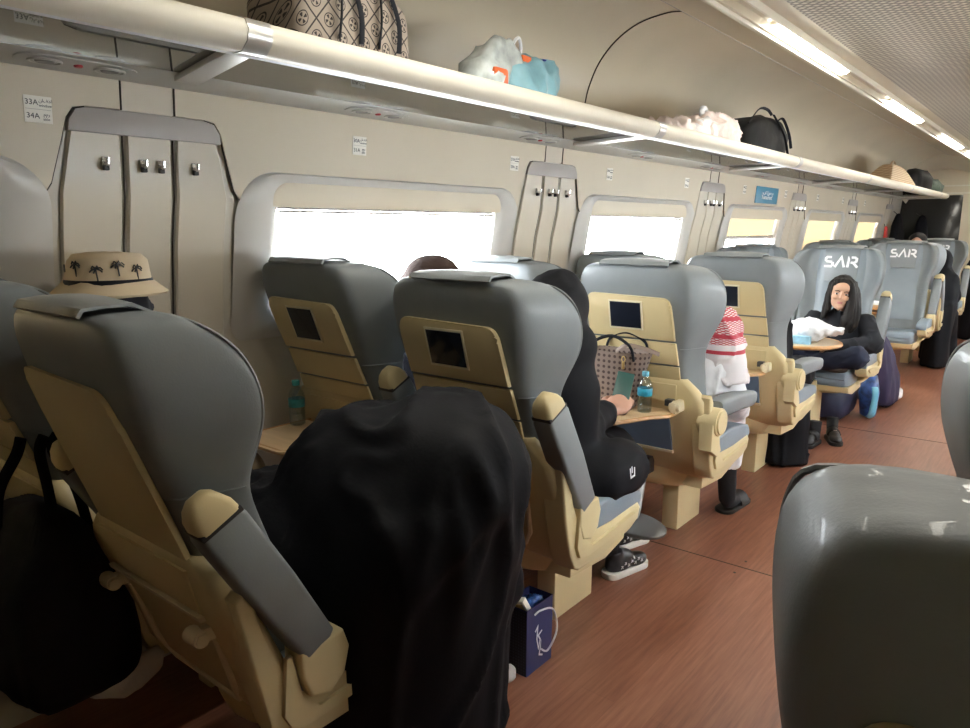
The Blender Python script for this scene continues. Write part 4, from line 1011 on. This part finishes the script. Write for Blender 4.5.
# ---------------------------------------------------------------- people
M['skin'] = plain('skin', (.50, .30, .20), .5, var=.06, scale=12)
M['skin2'] = plain('skin_warm', (.52, .29, .21), .5, var=.06, scale=12)
M['hair'] = plain('dark_hair', (.010, .008, .0075), .55, var=.5, scale=40, stretch=(1, 1, .06), bump=.5, bscale=90, spec=.22)
M['lips'] = plain('lips', (.42, .16, .14), .45)
M['eye'] = plain('eye_white', (.55, .52, .50), .3); M['iris'] = plain('iris', (.015, .010, .008), .2)
M['khaki'] = plain('khaki_cotton', (.30, .22, .13), .85, var=.1, bump=.1, bscale=80)
M['brownknit'] = plain('dark_brown_cap', (.050, .026, .020), .9, var=.2, bump=.3, bscale=120)
M['darkshirt'] = plain('dark_shirt', (.018, .018, .028), .85, var=.2)
M['thobe'] = plain('white_thobe', (.80, .80, .82), .75, var=.04, bump=.08, bscale=30)
M['sweater'] = plain('black_sweatshirt', (.010, .011, .016), .9, var=.25, scale=14)
M['trousers'] = plain('navy_trousers', (.012, .017, .040), .85, var=.2)
M['sock'] = plain('grey_sock', (.16, .15, .15), .9, var=.3)
M['blacksock'] = plain('black_sock', (.012, .012, .015), .9)
M['shoe'] = plain('black_leather_shoe', (.012, .011, .011), .55)
M['rubber'] = plain('white_rubber', (.72, .70, .66), .6)
M['hatcloth'] = plain('cream_hat_cloth', (.62, .50, .34), .8, var=.05)

def cap(mb, p0, p1, r0, r1=None, n=5):
    """tapered rounded limb out of spheres"""
    p0, p1 = Vector(p0), Vector(p1); r1 = r0 if r1 is None else r1
    mb.cyl(p0, p1, r0, r1, 20); mb.ell(p0, (r0,) * 3); mb.ell(p1, (r1,) * 3); return mb
def rings_e(spec, n=32, rot=0):
    """(cx, cy, cz, rx, ry)"""
    out = []
    for cx, cy, cz, rx, ry in spec:
        out.append([(cx + rx * cos(a) * cos(rot) - ry * sin(a) * sin(rot), cy + rx * cos(a) * sin(rot) + ry * sin(a) * cos(rot), cz) for a in [2 * pi * k / n for k in range(n)]])
    return out
def person(label, name='person', loc=(0, 0, 0)): return thing(name, label, 'person', loc)
def hand(mb, wrist, fwd, up, size=1, curl=.5, side=1):
    """palm with four bent fingers and a thumb, as one lump-free mesh piece"""
    wrist, f, u = Vector(wrist), Vector(fwd).normalized(), Vector(up).normalized(); s_ = f.cross(u).normalized() * side
    mb.ell(wrist + f * .045 * size, (.001, .001, .001))
    def P(a, b, c): return wrist + (f * a + s_ * b + u * c) * size
    m = Matrix((s_, f, u)).transposed().to_4x4()
    bmesh.ops.create_uvsphere(mb.bm, u_segments=16, v_segments=12, radius=1, matrix=Matrix.Translation(P(.045, 0, 0)) @ m @ Matrix.Diagonal((.042 * size, .052 * size, .018 * size, 1)))
    for k, (b, L) in enumerate(((-.030, .070), (-.010, .080), (.011, .076), (.030, .060))):
        p = [P(.07, b * .8, 0)]; a = 0
        for q in range(3):
            a += curl * (.5 + .35 * q); seg = L * (.45, .32, .23)[q]
            p.append(p[-1] + (f * cos(a) - u * sin(a)) * seg * size)
        mb.tube(p, [.0095 * size, .009 * size, .008 * size, .0065 * size], 8)
        mb.ell(p[-1], (.0066 * size,) * 3, seg=8)
    p = [P(.012, -.030, -.004), P(.035, -.052, -.012), P(.062, -.050, -.022), P(.080, -.040, -.026)]
    mb.tube(p, [.012 * size, .011 * size, .0095 * size, .007 * size], 8)
    return mb

# 1. passenger bent forward under a black robe, nearest aisle seat
t = person('passenger bent forward and completely covered by a black robe in the nearest row')
mb = MB()
mb.ell((-1.45, 1.08, .70), (.27, .25, .20)); mb.ell((-1.30, 1.20, .84), (.30, .25, .22)); mb.ell((-1.19, 1.28, .90), (.235, .24, .195)); mb.ell((-1.36, 1.50, .92), (.12, .12, .115)); mb.ell((-1.42, 1.36, .90), (.16, .2, .12))
mb.ell((-1.52, 1.20, .64), (.15, .24, .13)); mb.cyl((-1.33, 1.50, .98), (-1.31, 1.56, 1.055), .05, .02)
mb.loft(rings_e([(-1.19, 1.24, .88, .23, .26), (-1.215, 1.23, .70, .235, .29), (-1.24, 1.22, .45, .235, .29), (-1.255, 1.21, .22, .235, .29), (-1.26, 1.21, .012, .24, .29)]))
mb.loft(rings_e([(-1.45, 1.22, .70, .22, .27), (-1.43, 1.24, .4, .22, .27), (-1.41, 1.25, .012, .23, .28)]))
mb.remesh(.016, 14, .6)
F1 = folds(.020, 7, 1.2, 3)
def fold1(c, n):
    k = min(1, max(0, (1.12 - c.z) / .25)); q = Vector((c.x * 5 + c.z * 2.2, c.y * 5 - c.z * 1.5, c.z * 1.1))
    a = noise.noise(q); ridge = (1 - min(1, abs(a) * 6)) ** 2
    b = noise.noise(Vector((c.x * 8, c.y * 8, c.z * .8 + 4))); r2 = (1 - min(1, abs(b) * 5)) ** 2
    return .030 * ridge + .026 * r2 * k + .014 * noise.noise(c * 4)
mb.warp(fold1).soften(2).floor_at(.002)
b1 = obj('robed_body', mb, 'blackcloth', t, 180)

# 2. window passenger with bucket hat and khaki trousers
t = person('window passenger in khaki trousers, mostly hidden behind the nearest seat')
mb = MB(); mb.loft(rings_e([(-2.13, .92, .50, .20, .15), (-2.13, .90, .75, .20, .13), (-2.13, .89, .98, .21, .12), (-2.13, .90, 1.10, .14, .08), (-2.13, .92, 1.14, .06, .06), (-2.13, .94, 1.20, .055, .06)]))
mb.ell((-2.14, .95, 1.28), (.08, .10, .12)); mb.ell((-2.14, 1.045, 1.27), (.015, .03, .02))
for s_ in (-1, 1):
    cap(mb, (-2.13 + .20 * s_, .91, 1.05), (-2.13 + .22 * s_, 1.02, .80), .06, .05); cap(mb, (-2.13 + .22 * s_, 1.02, .80), (-2.13 + .13 * s_, 1.24, .72), .05, .04)
mb.remesh(.014, 6); mb.warp(folds(.006, 10, 4)); obj('body', mb, 'darkshirt', t, 180)
mb = MB()
for s_ in (-1, 1):
    cap(mb, (-2.13 + .10 * s_, .95, .60), (-2.10 + .13 * s_, 1.38, .645), .108, .085); cap(mb, (-2.10 + .13 * s_, 1.38, .62), (-2.12 + .13 * s_, 1.46, .12), .08, .06); mb.ell((-2.12 + .13 * s_, 1.50, .06), (.05, .12, .055))
mb.remesh(.016, 5); mb.warp(folds(.012, 6, 9, 2)); obj('trousers', mb, 'khaki', t, 180)
h = thing('bucket_hat', 'cream bucket hat with dark palm tree print on the window passenger\'s head', 'hat', (-2.15, .95, 1.325)); h.scale = (.9, .9, 1)
mb = MB(); mb.loft(rings_e([(0, 0, -.010, .175, .165), (0, 0, -.004, .178, .168), (0, 0, .03, .122, .125), (0, 0, .085, .112, .115), (0, 0, .104, .095, .098), (0, 0, .108, .05, .05), (0, 0, .109, .01, .01)], 36), cap=True).warp(lambda c, n: .006 * noise.noise(c * 14)); obj('hat_body', mb, 'hatcloth', h, 60)
pr = None
for k, a in enumerate((-1.9, -1.25, -.7, -.2, .3)):
    mb = MB(); ca, sa = cos(a), sin(a); r = .120
    base = Vector((r * ca, r * sa, .045)); T = Vector((-sa, ca, 0))
    dz = .012 * (k % 2)
    mb.tube([base + T * .004 + Vector((0, 0, dz - .012)), base + Vector((0, 0, .02 + dz))], .0022, 5)
    top = base + Vector((0, 0, .022 + dz))
    for q in (-2.6, -1.9, -.5, .3, 1.2, 2.2): mb.tube([top, top + (T * cos(q) + Vector((0, 0, 1)) * sin(q) * .6) * .014 , top + (T * cos(q) * 1.5 + Vector((0, 0, 1)) * (sin(q) * .5 - .45)) * .014], .0022, 5)
    obj('palm_print', mb, 'dark', h)
obj('hat_band', MB().loft(rings_e([(0, 0, .018, .1315, .1335), (0, 0, .034, .1235, .1265), (0, 0, .034, .118, .121), (0, 0, .018, .120, .122)], 36), cap=False), 'strap', h)

# 3. window passenger of the second row with dark brown cap
t = person('window passenger in dark clothes and dark brown cap behind the second row seat')
mb = MB(); mb.loft(rings_e([(-2.09, 2.10, .50, .20, .15), (-2.09, 2.07, .80, .20, .14), (-2.05, 2.06, 1.02, .22, .13), (-2.04, 2.08, 1.10, .12, .08), (-2.04, 2.11, 1.16, .06, .06)]))
for s_ in (-1, 1):
    cap(mb, (-2.06 + .21 * s_, 2.05, 1.03), (-2.06 + .25 * s_, 2.04, .80), .065, .055); cap(mb, (-2.06 + .25 * s_, 2.04, .80), (-2.06 + .15 * s_, 2.30, .70), .052, .042); cap(mb, (-2.09 + .1 * s_, 2.1, .58), (-2.09 + .12 * s_, 2.6, .6), .10, .08); cap(mb, (-2.09 + .12 * s_, 2.62, .58), (-2.09 + .12 * s_, 2.66, .1), .07, .055)
mb.remesh(.016, 6); mb.warp(folds(.008, 9, 3, 8)); obj('clothed_body', mb, 'darkshirt', t, 180)
mb = MB(); mb.ell((-2.04, 2.19, 1.245), (.085, .105, .12)); mb.ell((-2.04, 2.295, 1.24), (.014, .02, .022)); mb.remesh(.012, 3); obj('head', mb, 'skin', t, 180)
mb = MB(); mb.ell((-2.04, 2.18, 1.29), (.118, .128, .105)); mb.ell((-2.11, 2.15, 1.27), (.06, .09, .06)); mb.remesh(.012, 4).warp(lambda c, n: .006 * noise.noise(c * 9)); obj('knit_cap', mb, 'brownknit', t, 180)

# 4. woman in black abaya holding a phone
t = person('person in long black robe and hood holding a phone, second row aisle seat')
mb = MB(); mb.loft(rings_e([(-1.47, 2.10, .52, .24, .20), (-1.46, 2.08, .75, .24, .18), (-1.44, 2.08, .98, .235, .16), (-1.43, 2.09, 1.08, .17, .13), (-1.42, 2.11, 1.18, .12, .13)]))
mb.ell((-1.42, 2.15, 1.225), (.115, .145, .130)); mb.ell((-1.40, 2.10, 1.10), (.17, .14, .12))
cap(mb, (-1.32, 2.08, 1.00), (-1.295, 2.10, .80), .085, .075); cap(mb, (-1.295, 2.10, .80), (-1.345, 2.41, .805), .072, .045)
cap(mb, (-1.64, 2.10, 1.00), (-1.70, 2.2, .78), .08, .07); cap(mb, (-1.70, 2.2, .78), (-1.50, 2.42, .80), .065, .05)
cap(mb, (-1.36, 2.15, .60), (-1.40, 2.56, .60), .135, .10); cap(mb, (-1.58, 2.15, .60), (-1.52, 2.66, .60), .13, .10)
mb.ell((-1.21, 2.20, .66), (.12, .20, .10))
mb.loft(rings_e([(-1.50, 2.54, .62, .15, .11), (-1.52, 2.58, .4, .14, .12), (-1.53, 2.62, .12, .14, .12)]))
mb.remesh(.015, 10, .55)
def fold4(c, n):
    a = noise.noise(Vector((c.x * 9, c.y * 7, c.z * 1.6 + 2))); return .015 * (1 - min(1, abs(a) * 5)) ** 2 + .006 * noise.noise(c * 7)
mb.warp(fold4).soften(3); b4 = obj('robed_body', mb, 'blackcloth', t, 180)
mb = MB(); mb.ell((-1.42, 2.245, 1.215), (.068, .06, .095)); mb.ell((-1.42, 2.31, 1.205), (.013, .018, .022)); mb.remesh(.010, 3); obj('face', mb, 'skin2', t, 180)
mb = hand(MB(), (-1.338, 2.44, .805), (.05, .8, .35), (.5, -.2, 1), 1.15, .8); cap(mb, (-1.345, 2.40, .803), (-1.338, 2.45, .806), .028, .026); mb.remesh(.0042, 2); obj('hand', mb, 'skin2', t, 180)
mb = strokes([[(0, .03), (.004, 0), (.03, .004), (.03, .03)], [(.012, .034), (.014, .014)]], .006); hit, hl, hn, _ = b4.ray_cast(Vector((-.7, 2.12, .70)), Vector((-1, 0.05, -.08)).normalized()); mb.xf(Matrix.Translation(hl + hn * .003) @ hn.to_track_quat('-Y', 'Z').to_matrix().to_4x4() @ Matrix.Diagonal((.8, 1, 1.1, 1))); obj('white_logo', mb, 'white', t)
t = tag(obj('mobile_phone', MB().box((-.034, -.005, -.066), (.034, .005, .066), .004), 'phone'), 'mobile phone held in the hand of the black robed passenger', 'phone'); t.location = (-1.352, 2.545, .885); t.rotation_euler = (radians(-50), radians(10), radians(25))
def sneaker(loc, rz, label):
    t = thing('sneaker', label, 'shoe', loc, rz, 'black and white sneakers')
    obj('sole', MB().loft([[(x, y, z) for x, y in rrect(-.042 * k, .042 * k, -.13 * k, .13 * k, .040 * k, 5)] for z, k in ((.0, .97), (.004, 1), (.026, 1), (.028, .97))]), 'rubber', t)
    mb = MB(); mb.ell((0, .055, .04), (.040, .075, .035)); mb.ell((0, -.04, .06), (.040, .085, .055)); mb.cyl((0, -.07, .06), (0, -.075, .12), .040, .038); mb.remesh(.007, 4); obj('upper', mb, 'dark', t, 180)
    for y in (.0, .025, .05): obj('lace', MB().tube(catmull([(-.032, y, .068 - y * .2), (0, y + .004, .088 - y * .35), (.032, y, .068 - y * .2)], 4), .0035, 6), 'white', t)
    for s_ in (-1, 1):
        mb = MB(); random.seed(3)
        for k in range(7):
            p = Vector((.0405 * s_, -.07 + k * .021, .045 + .012 * (k % 2))); mb.tube([p, p + Vector((0, .012, .010))], .002, 5); mb.tube([p + Vector((0, .012, 0)), p + Vector((0, .002, .012))], .002, 5)
        obj('printed_pattern', mb, 'white', t)
sneaker((-1.415, 2.74, 0), radians(-14), 'black and white patterned sneaker, the one nearer the camera, on the floor')
sneaker((-1.535, 2.99, 0), radians(-16), 'black and white patterned sneaker farther from the camera, beside the footrest')

# 5. passenger in white thobe with red and white headscarf slumped to the aisle
t = person('passenger in white robe with red and white checked headscarf leaning into the aisle')
mb = MB(); mb.loft(rings_e([(-1.46, 3.22, .52, .22, .18), (-1.42, 3.20, .72, .22, .15), (-1.36, 3.22, .88, .19, .13), (-1.31, 3.27, .96, .10, .09)]))
cap(mb, (-1.22, 3.24, .86), (-1.19, 3.34, .70), .075, .068); cap(mb, (-1.19, 3.34, .70), (-1.24, 3.52, .60), .066, .05)
cap(mb, (-1.38, 3.28, .60), (-1.33, 3.64, .56), .11, .09); cap(mb, (-1.56, 3.28, .60), (-1.54, 3.74, .58), .12, .10)
mb.loft(rings_e([(-1.33, 3.60, .60, .10, .13), (-1.33, 3.63, .45, .095, .12), (-1.335, 3.65, .27, .09, .11)])); mb.loft(rings_e([(-1.55, 3.72, .58, .11, .11), (-1.55, 3.76, .2, .10, .10)]))
mb.remesh(.014, 8, .55); mb.warp(lambda c, n: .013 * (1 - min(1, abs(noise.noise(Vector((c.x * 9, c.y * 9, c.z * 3)))) * 5)) ** 2 + .006 * noise.noise(c * 8)); obj('white_robe', mb, 'thobe', t, 180)
mb = MB(); mb.ell((-1.27, 3.30, 1.03), (.085, .10, .11)); mb.ell((-1.25, 3.395, 1.01), (.014, .02, .02)); mb.remesh(.01, 3); obj('head', mb, 'skin', t, 180)
mb = MB(); mb.ell((-1.27, 3.29, 1.04), (.105, .12, .105)); mb.ell((-1.25, 3.24, .97), (.105, .10, .09)); mb.loft(rings_e([(-1.27, 3.27, 1.0, .12, .12), (-1.255, 3.27, .90, .13, .12), (-1.245, 3.28, .80, .125, .115)])); mb.cyl((-1.22, 3.20, 1.0), (-1.17, 3.22, 1.05), .05, .03); mb.remesh(.011, 6)
mb.warp(lambda c, n: .016 * (1 - min(1, abs(noise.noise(Vector((c.x * 11 + c.z * 5, c.y * 9, c.z * 6)))) * 5)) ** 2); set_uv(mb, lambda c: (c.x * .9 + c.y * .8, (c.z - .79) / .30 + .15 * (c.x + 1.25))); obj('headscarf', mb, 'shemagh', t, 180)
mb = MB(); cap(mb, (-1.325, 3.66, .32), (-1.325, 3.70, .08), .052, .045); mb.ell((-1.32, 3.77, .045), (.042, .11, .032)); mb.remesh(.01, 4); obj('sock', mb, 'blacksock', t, 180)
t = thing('sandal', 'black slip on sandal on the floor under the white robed passenger', 'sandal', (-1.325, 3.80, 0), radians(-4))
obj('sole', MB().loft([[(x, y, z) for x, y in rrect(-.052 * k, .052 * k, -.15 * k, .15 * k, .05 * k, 5)] for z, k in ((.0, .97), (.004, 1), (.018, 1), (.02, .97))]), 'shoe', t)
mb = MB(); mb.grid([[(.056 * cos(a), y, .015 + .062 * sin(a)) for a in [i * pi / 10 for i in range(11)]] for y in (-.01, .03, .08)]).solid(.005); obj('upper_strap', mb, 'shoe', t, 60)

# 6. robed passenger of the fourth row
t = person('passenger in a black robe reaching the floor, half hidden in the fourth row aisle seat')
mb = MB(); mb.loft(rings_e([(-1.47, 4.34, .52, .23, .19), (-1.47, 4.32, .80, .23, .16), (-1.47, 4.32, 1.0, .22, .14), (-1.47, 4.34, 1.10, .12, .11)])); mb.ell((-1.47, 4.38, 1.18), (.10, .12, .12))
cap(mb, (-1.36, 4.28, .98), (-1.36, 4.36, .78), .07, .06); cap(mb, (-1.36, 4.36, .78), (-1.42, 4.6, .70), .06, .05)
cap(mb, (-1.36, 4.4, .60), (-1.32, 4.80, .60), .12, .10); cap(mb, (-1.56, 4.4, .60), (-1.52, 4.82, .60), .12, .10)
mb.loft(rings_e([(-1.42, 4.74, .62, .19, .12), (-1.42, 4.77, .40, .185, .12), (-1.41, 4.78, .15, .19, .13), (-1.41, 4.77, .012, .20, .16)]))
mb.remesh(.016, 8, .55); mb.warp(lambda c, n: .018 * (1 - min(1, abs(noise.noise(Vector((c.x * 9, c.y * 9, c.z * .9 + 7)))) * 4)) ** 2).floor_at(.002); obj('robed_body', mb, 'blackcloth', t, 180)

# 7. the girl
t = person('girl with long dark hair in black sweatshirt and navy trousers sitting cross legged')
HX, HY, HZ = -1.285, 5.60, 1.045
mb = MB(); mb.loft(rings_e([(-1.34, 5.72, .50, .17, .14), (-1.33, 5.72, .66, .165, .125), (-1.31, 5.72, .80, .175, .12), (-1.30, 5.71, .87, .165, .10), (-1.295, 5.69, .905, .09, .07), (-1.29, 5.67, .925, .052, .05)], 32))
cap(mb, (-1.475, 5.69, .845), (-1.53, 5.56, .70), .062, .056); cap(mb, (-1.53, 5.56, .70), (-1.40, 5.43, .72), .052, .040)
cap(mb, (-1.135, 5.70, .84), (-1.055, 5.62, .70), .066, .064); cap(mb, (-1.055, 5.62, .70), (-1.24, 5.46, .69), .062, .045)
mb.remesh(.011, 7, .5); mb.warp(lambda c, n: .010 * (1 - min(1, abs(noise.noise(Vector((c.x * 12, c.y * 12, c.z * 7)))) * 5)) ** 2); obj('sweatshirt', mb, 'sweater', t, 180)
mb = MB(); cap(mb, (-1.29, 5.67, .90), (-1.287, 5.64, .98), .042, .040); mb.remesh(.01, 2); obj('neck', mb, 'skin', t, 180)
# head turned a little to the camera's left
mb = MB(); mb.ell((0, 0, .012), (.073, .088, .098)); mb.ell((0, -.020, -.050), (.058, .064, .062)); mb.ell((0, -.066, -.082), (.026, .022, .020)); mb.ell((0, -.086, .0), (.011, .015, .030), (.25, 0, 0)); mb.ell((0, -.096, -.016), (.0135, .012, .011))
for s_ in (-1, 1): mb.ell((.036 * s_, -.062, -.018), (.024, .020, .022)); mb.ell((.074 * s_, .012, -.01), (.010, .02, .028))
mb.ell((0, -.058, .05), (.052, .034, .04)); mb.remesh(.0052, 4, .5)
def sock_eye(c, n):
    d = 0
    for s_ in (-1, 1):
        r = ((c.x - .030 * s_) ** 2 / .017 ** 2 + (c.z - .008) ** 2 / .011 ** 2); 
        if c.y < -.04: d -= .007 * math.exp(-r)
    return d
mb.warp(sock_eye)
R = Matrix.Translation((HX, HY, HZ)) @ Euler((radians(6), radians(7), radians(14))).to_matrix().to_4x4()
mb.xf(R); hd = obj('head', mb, 'skin', t, 180)
for s_ in (-1, 1):
    mb = MB(); mb.ell((.030 * s_, -.0735, .008), (.0135, .007, .0062)); mb.xf(R); e = obj('eye', mb, 'eye', hd, 180)
    mb = MB(); mb.ell((.030 * s_ - .002, -.0790, .008), (.0062, .003, .0058)); mb.xf(R); obj('iris', mb, 'iris', hd, 180)
    mb = MB(); mb.tube(catmull([(.013 * s_, -.0855, .026), (.028 * s_, -.086, .032), (.047 * s_, -.073, .026)], 5), (.0030, .0022), 6); mb.xf(R); obj('eyebrow', mb, 'hair', hd, 180)
mb = MB(); mb.ell((0, -.087, -.0475), (.0205, .007, .0042)); mb.ell((0, -.0865, -.0555), (.0175, .007, .0050)); mb.xf(R); obj('lips', mb, 'lips', hd, 180)
# hair: cap with side parting and two long falls
mb = MB(); mb.ell((0, .024, .026), (.094, .100, .104)); mb.ell((.0, -.035, .088), (.068, .045, .028)); mb.remesh(.007, 2)
mb.warp(lambda c, n: Vector((0, .5, 0)) * max(0, (-.058 - c.y)) + (Vector((0, .055, 0)) if (c.y < -.045 and c.z < .055 and abs(c.x) < .062) else Vector((0, 0, 0)))); mb.xf(R)
def fall(p, r):
    return MB().tube(catmull(p, 6), [(a, b) for a, b in r], 16)
def tubev(mb, pts, rad):
    P_ = catmull(pts, 6); n = len(P_); R_ = [rad[min(len(rad) - 1, int(i / (n - 1) * (len(rad) - 1) + .5))] if False else tuple(rad[int(i / (n - 1) * (len(rad) - 1))][k] * (1 - (i / (n - 1) * (len(rad) - 1)) % 1) + rad[min(len(rad) - 1, int(i / (n - 1) * (len(rad) - 1)) + 1)][k] * ((i / (n - 1) * (len(rad) - 1)) % 1) for k in (0, 1)) for i in range(n)]
    return mb.tube(P_, R_, 14)
for q in (-1, 0, 1): tubev(mb, [(HX + .058 + .004 * q, HY - .01 + .03 * q, HZ + .075), (HX + .078 + .008 * q, HY + .03 * q, HZ - .02), (HX + .082 + .016 * q, HY - .01 + .03 * q, HZ - .12), (HX + .070 + .022 * q, HY - .035 + .03 * q, HZ - .21 - .02 * q), (HX + .055 + .02 * q, HY - .055 + .02 * q, HZ - .27)], [(.028, .034), (.032, .038), (.034, .036), (.028, .030), (.010, .010)])
for q in (0, 1): tubev(mb, [(HX - .058, HY - .010 + .03 * q, HZ + .07), (HX - .078 - .004 * q, HY + .0 + .03 * q, HZ - .02), (HX - .088 - .012 * q, HY + .0 + .03 * q, HZ - .11), (HX - .115 - .01 * q, HY - .01 + .03 * q, HZ - .185)], [(.024, .034), (.024, .038), (.026, .036), (.010, .014)])
tubev(mb, [(HX, HY + .08, HZ + .05), (HX + .01, HY + .09, HZ - .06), (HX + .02, HY + .08, HZ - .18)], [(.07, .035), (.085, .035), (.08, .02)])
mb.remesh(.0065, 2).warp(lambda c, n: .006 * noise.noise(Vector((c.x * 70, c.y * 70, c.z * 5)))); obj('hair', mb, 'hair', t, 180)
mb = MB(); cap(mb, (-1.25, 5.70, .59), (-1.115, 5.44, .625), .088, .078); cap(mb, (-1.115, 5.44, .62), (-1.42, 5.42, .56), .074, .050); cap(mb, (-1.44, 5.70, .59), (-1.60, 5.46, .62), .088, .075); cap(mb, (-1.60, 5.46, .61), (-1.32, 5.52, .55), .07, .05); mb.ell((-1.34, 5.74, .58), (.17, .13, .09)); mb.remesh(.013, 5)
mb.warp(lambda c, n: .010 * (1 - min(1, abs(noise.noise(Vector((c.x * 10, c.y * 10, c.z * 10)))) * 5)) ** 2); obj('trousers', mb, 'trousers', t, 180)
mb = MB(); mb.ell((-1.275, 5.50, .525), (.10, .038, .032), (0, .1, .1)); mb.ell((-1.21, 5.49, .527), (.035, .035, .028)); mb.remesh(.008, 3); obj('socked_foot', mb, 'sock', t, 180)
mb = hand(MB(), (-1.245, 5.455, .690), (-.8, -.1, -.2), (0, -.3, 1), .9, .5, -1); mb.remesh(.0045, 1); obj('hand', mb, 'skin', t, 180)
mb = hand(MB(), (-1.395, 5.43, .72), (.7, -.25, -.1), (0, -.2, 1), .9, .6); mb.remesh(.0045, 1); obj('hand', mb, 'skin', t, 180)
def dress_shoe(loc, rz, label):
    t = thing('black_shoe', label, 'shoe', loc, rz, 'black shoes below the girl')
    obj('sole', MB().loft([[(x, y, z) for x, y in rrect(-.046 * k, .046 * k, -.125 * k, .125 * k, .044 * k, 5)] for z, k in ((.0, .97), (.004, 1), (.024, 1), (.026, .97))]), 'shoe', t)
    mb = MB(); mb.ell((0, .06, .038), (.043, .065, .032)); mb.ell((0, -.05, .055), (.042, .072, .05)); mb.ell((0, .0, .05), (.038, .09, .042)); mb.remesh(.008, 4); obj('upper', mb, 'shoe', t, 180)
    obj('buckle', MB().box((-.012, .012, .088), (.012, .026, .094), .002), 'chrome', t); obj('strap', MB().tube(catmull([(-.042, .0, .05), (-.02, .012, .088), (.02, .016, .088), (.042, .0, .05)], 5), (.009, .003), 8), 'shoe', t)
    obj('sock', MB().cyl((0, -.07, .06), (0, -.08, .16), .036, .04), 'blacksock', t)
dress_shoe((-1.325, 5.27, 0), radians(176), 'black buckled shoe on the floor under the table, the left one of the pair')
dress_shoe((-1.22, 5.46, 0), radians(205), 'black buckled shoe on the floor under the table, the right one of the pair')

# 8. to 10. people far down the car
t = person('hooded person in black robe leaning into the aisle behind the empty SAR seat')
mb = MB(); mb.loft(rings_e([(-1.22, 9.32, .50, .22, .20), (-1.20, 9.30, .80, .22, .17), (-1.20, 9.32, 1.0, .19, .15), (-1.19, 9.34, 1.08, .11, .11)])); mb.ell((-1.18, 9.36, 1.15), (.115, .13, .13))
cap(mb, (-1.05, 9.3, .95), (-1.02, 9.42, .76), .07, .06); mb.loft(rings_e([(-1.18, 9.55, .60, .19, .25), (-1.15, 9.7, .30, .17, .16), (-1.15, 9.7, .012, .19, .17)])); mb.loft(rings_e([(-1.12, 9.3, .7, .14, .22), (-1.12, 9.25, .3, .12, .18), (-1.12, 9.25, .012, .13, .2)])); mb.remesh(.022, 6); mb.warp(folds(.014, 8, 1.5)); obj('robed_body', mb, 'blackcloth', t, 180)
mb = hand(MB(), (-1.01, 9.40, .80), (0, -.3, 1), (1, 0, 0), 1, .6); mb.remesh(.006, 1); obj('hand', mb, 'skin2', t, 180)
t = person('person whose dark hair and forehead just show above the far seats')
mb = MB(); mb.loft(rings_e([(-1.52, 10.02, .50, .20, .15), (-1.52, 10.02, .85, .21, .14), (-1.52, 10.02, 1.08, .18, .12), (-1.52, 10.02, 1.16, .06, .06), (-1.52, 10.02, 1.22, .05, .05)])); cap(mb, (-1.62, 10.0, .58), (-1.62, 9.72, .58), .09, .08); cap(mb, (-1.42, 10.0, .58), (-1.42, 9.72, .58), .09, .08); mb.remesh(.02, 4); obj('clothed_body', mb, 'darkshirt', t, 180)
mb = MB(); mb.ell((-1.52, 10.0, 1.31), (.08, .10, .12)); mb.ell((-1.52, 9.9, 1.30), (.015, .02, .02)); mb.remesh(.012, 2); obj('head', mb, 'skin2', t, 180)
mb = MB(); mb.ell((-1.52, 10.03, 1.36), (.098, .11, .09)); mb.remesh(.012, 2); obj('hair', mb, 'hair', t, 180)
t = person('person in black robe at the right edge far down the aisle')
mb = MB(); mb.loft(rings_e([(-1.02, 11.9, .012, .22, .2), (-1.02, 11.9, .5, .2, .2), (-1.05, 11.95, .9, .2, .16), (-1.06, 11.95, 1.08, .10, .10)])); mb.ell((-1.06, 11.93, 1.18), (.10, .12, .13)); mb.remesh(.022, 6); mb.warp(folds(.014, 8, 1.5, 5)); obj('robed_body', mb, 'blackcloth', t, 180)
mb = MB(); mb.ell((-1.06, 11.85, 1.17), (.06, .05, .08)); obj('face', mb, 'skin2', t, 180)
# ---------------------------------------------------------------- camera, world, view
cam = bpy.data.cameras.new('camera'); co = bpy.data.objects.new('camera', cam); COL.objects.link(co)
co.location = (0, 0, 1.5); co.rotation_euler = (radians(90 - 10.567), 0, radians(38.976))
cam.sensor_width = 36; cam.lens = 27.05; cam.clip_start = .02
SC.camera = co
w = bpy.data.worlds.new('daylight'); SC.world = w; w.use_nodes = True
bg = w.node_tree.nodes['Background']; bg.inputs[0].default_value = (.93, .97, 1, 1); bg.inputs[1].default_value = 17
vs = SC.view_settings; SC.display_settings.display_device = 'sRGB'
vs.view_transform = 'Standard'; vs.look = 'None'; vs.gamma = 1; vs.use_curve_mapping = False; vs.exposure = 0.84
SC.cycles.max_bounces = 8; SC.cycles.diffuse_bounces = 5; SC.cycles.transparent_max_bounces = 12
SC.cycles.use_denoising = True; SC.cycles.sample_clamp_indirect = 6
SC.cycles.caustics_reflective = False; SC.cycles.caustics_refractive = False
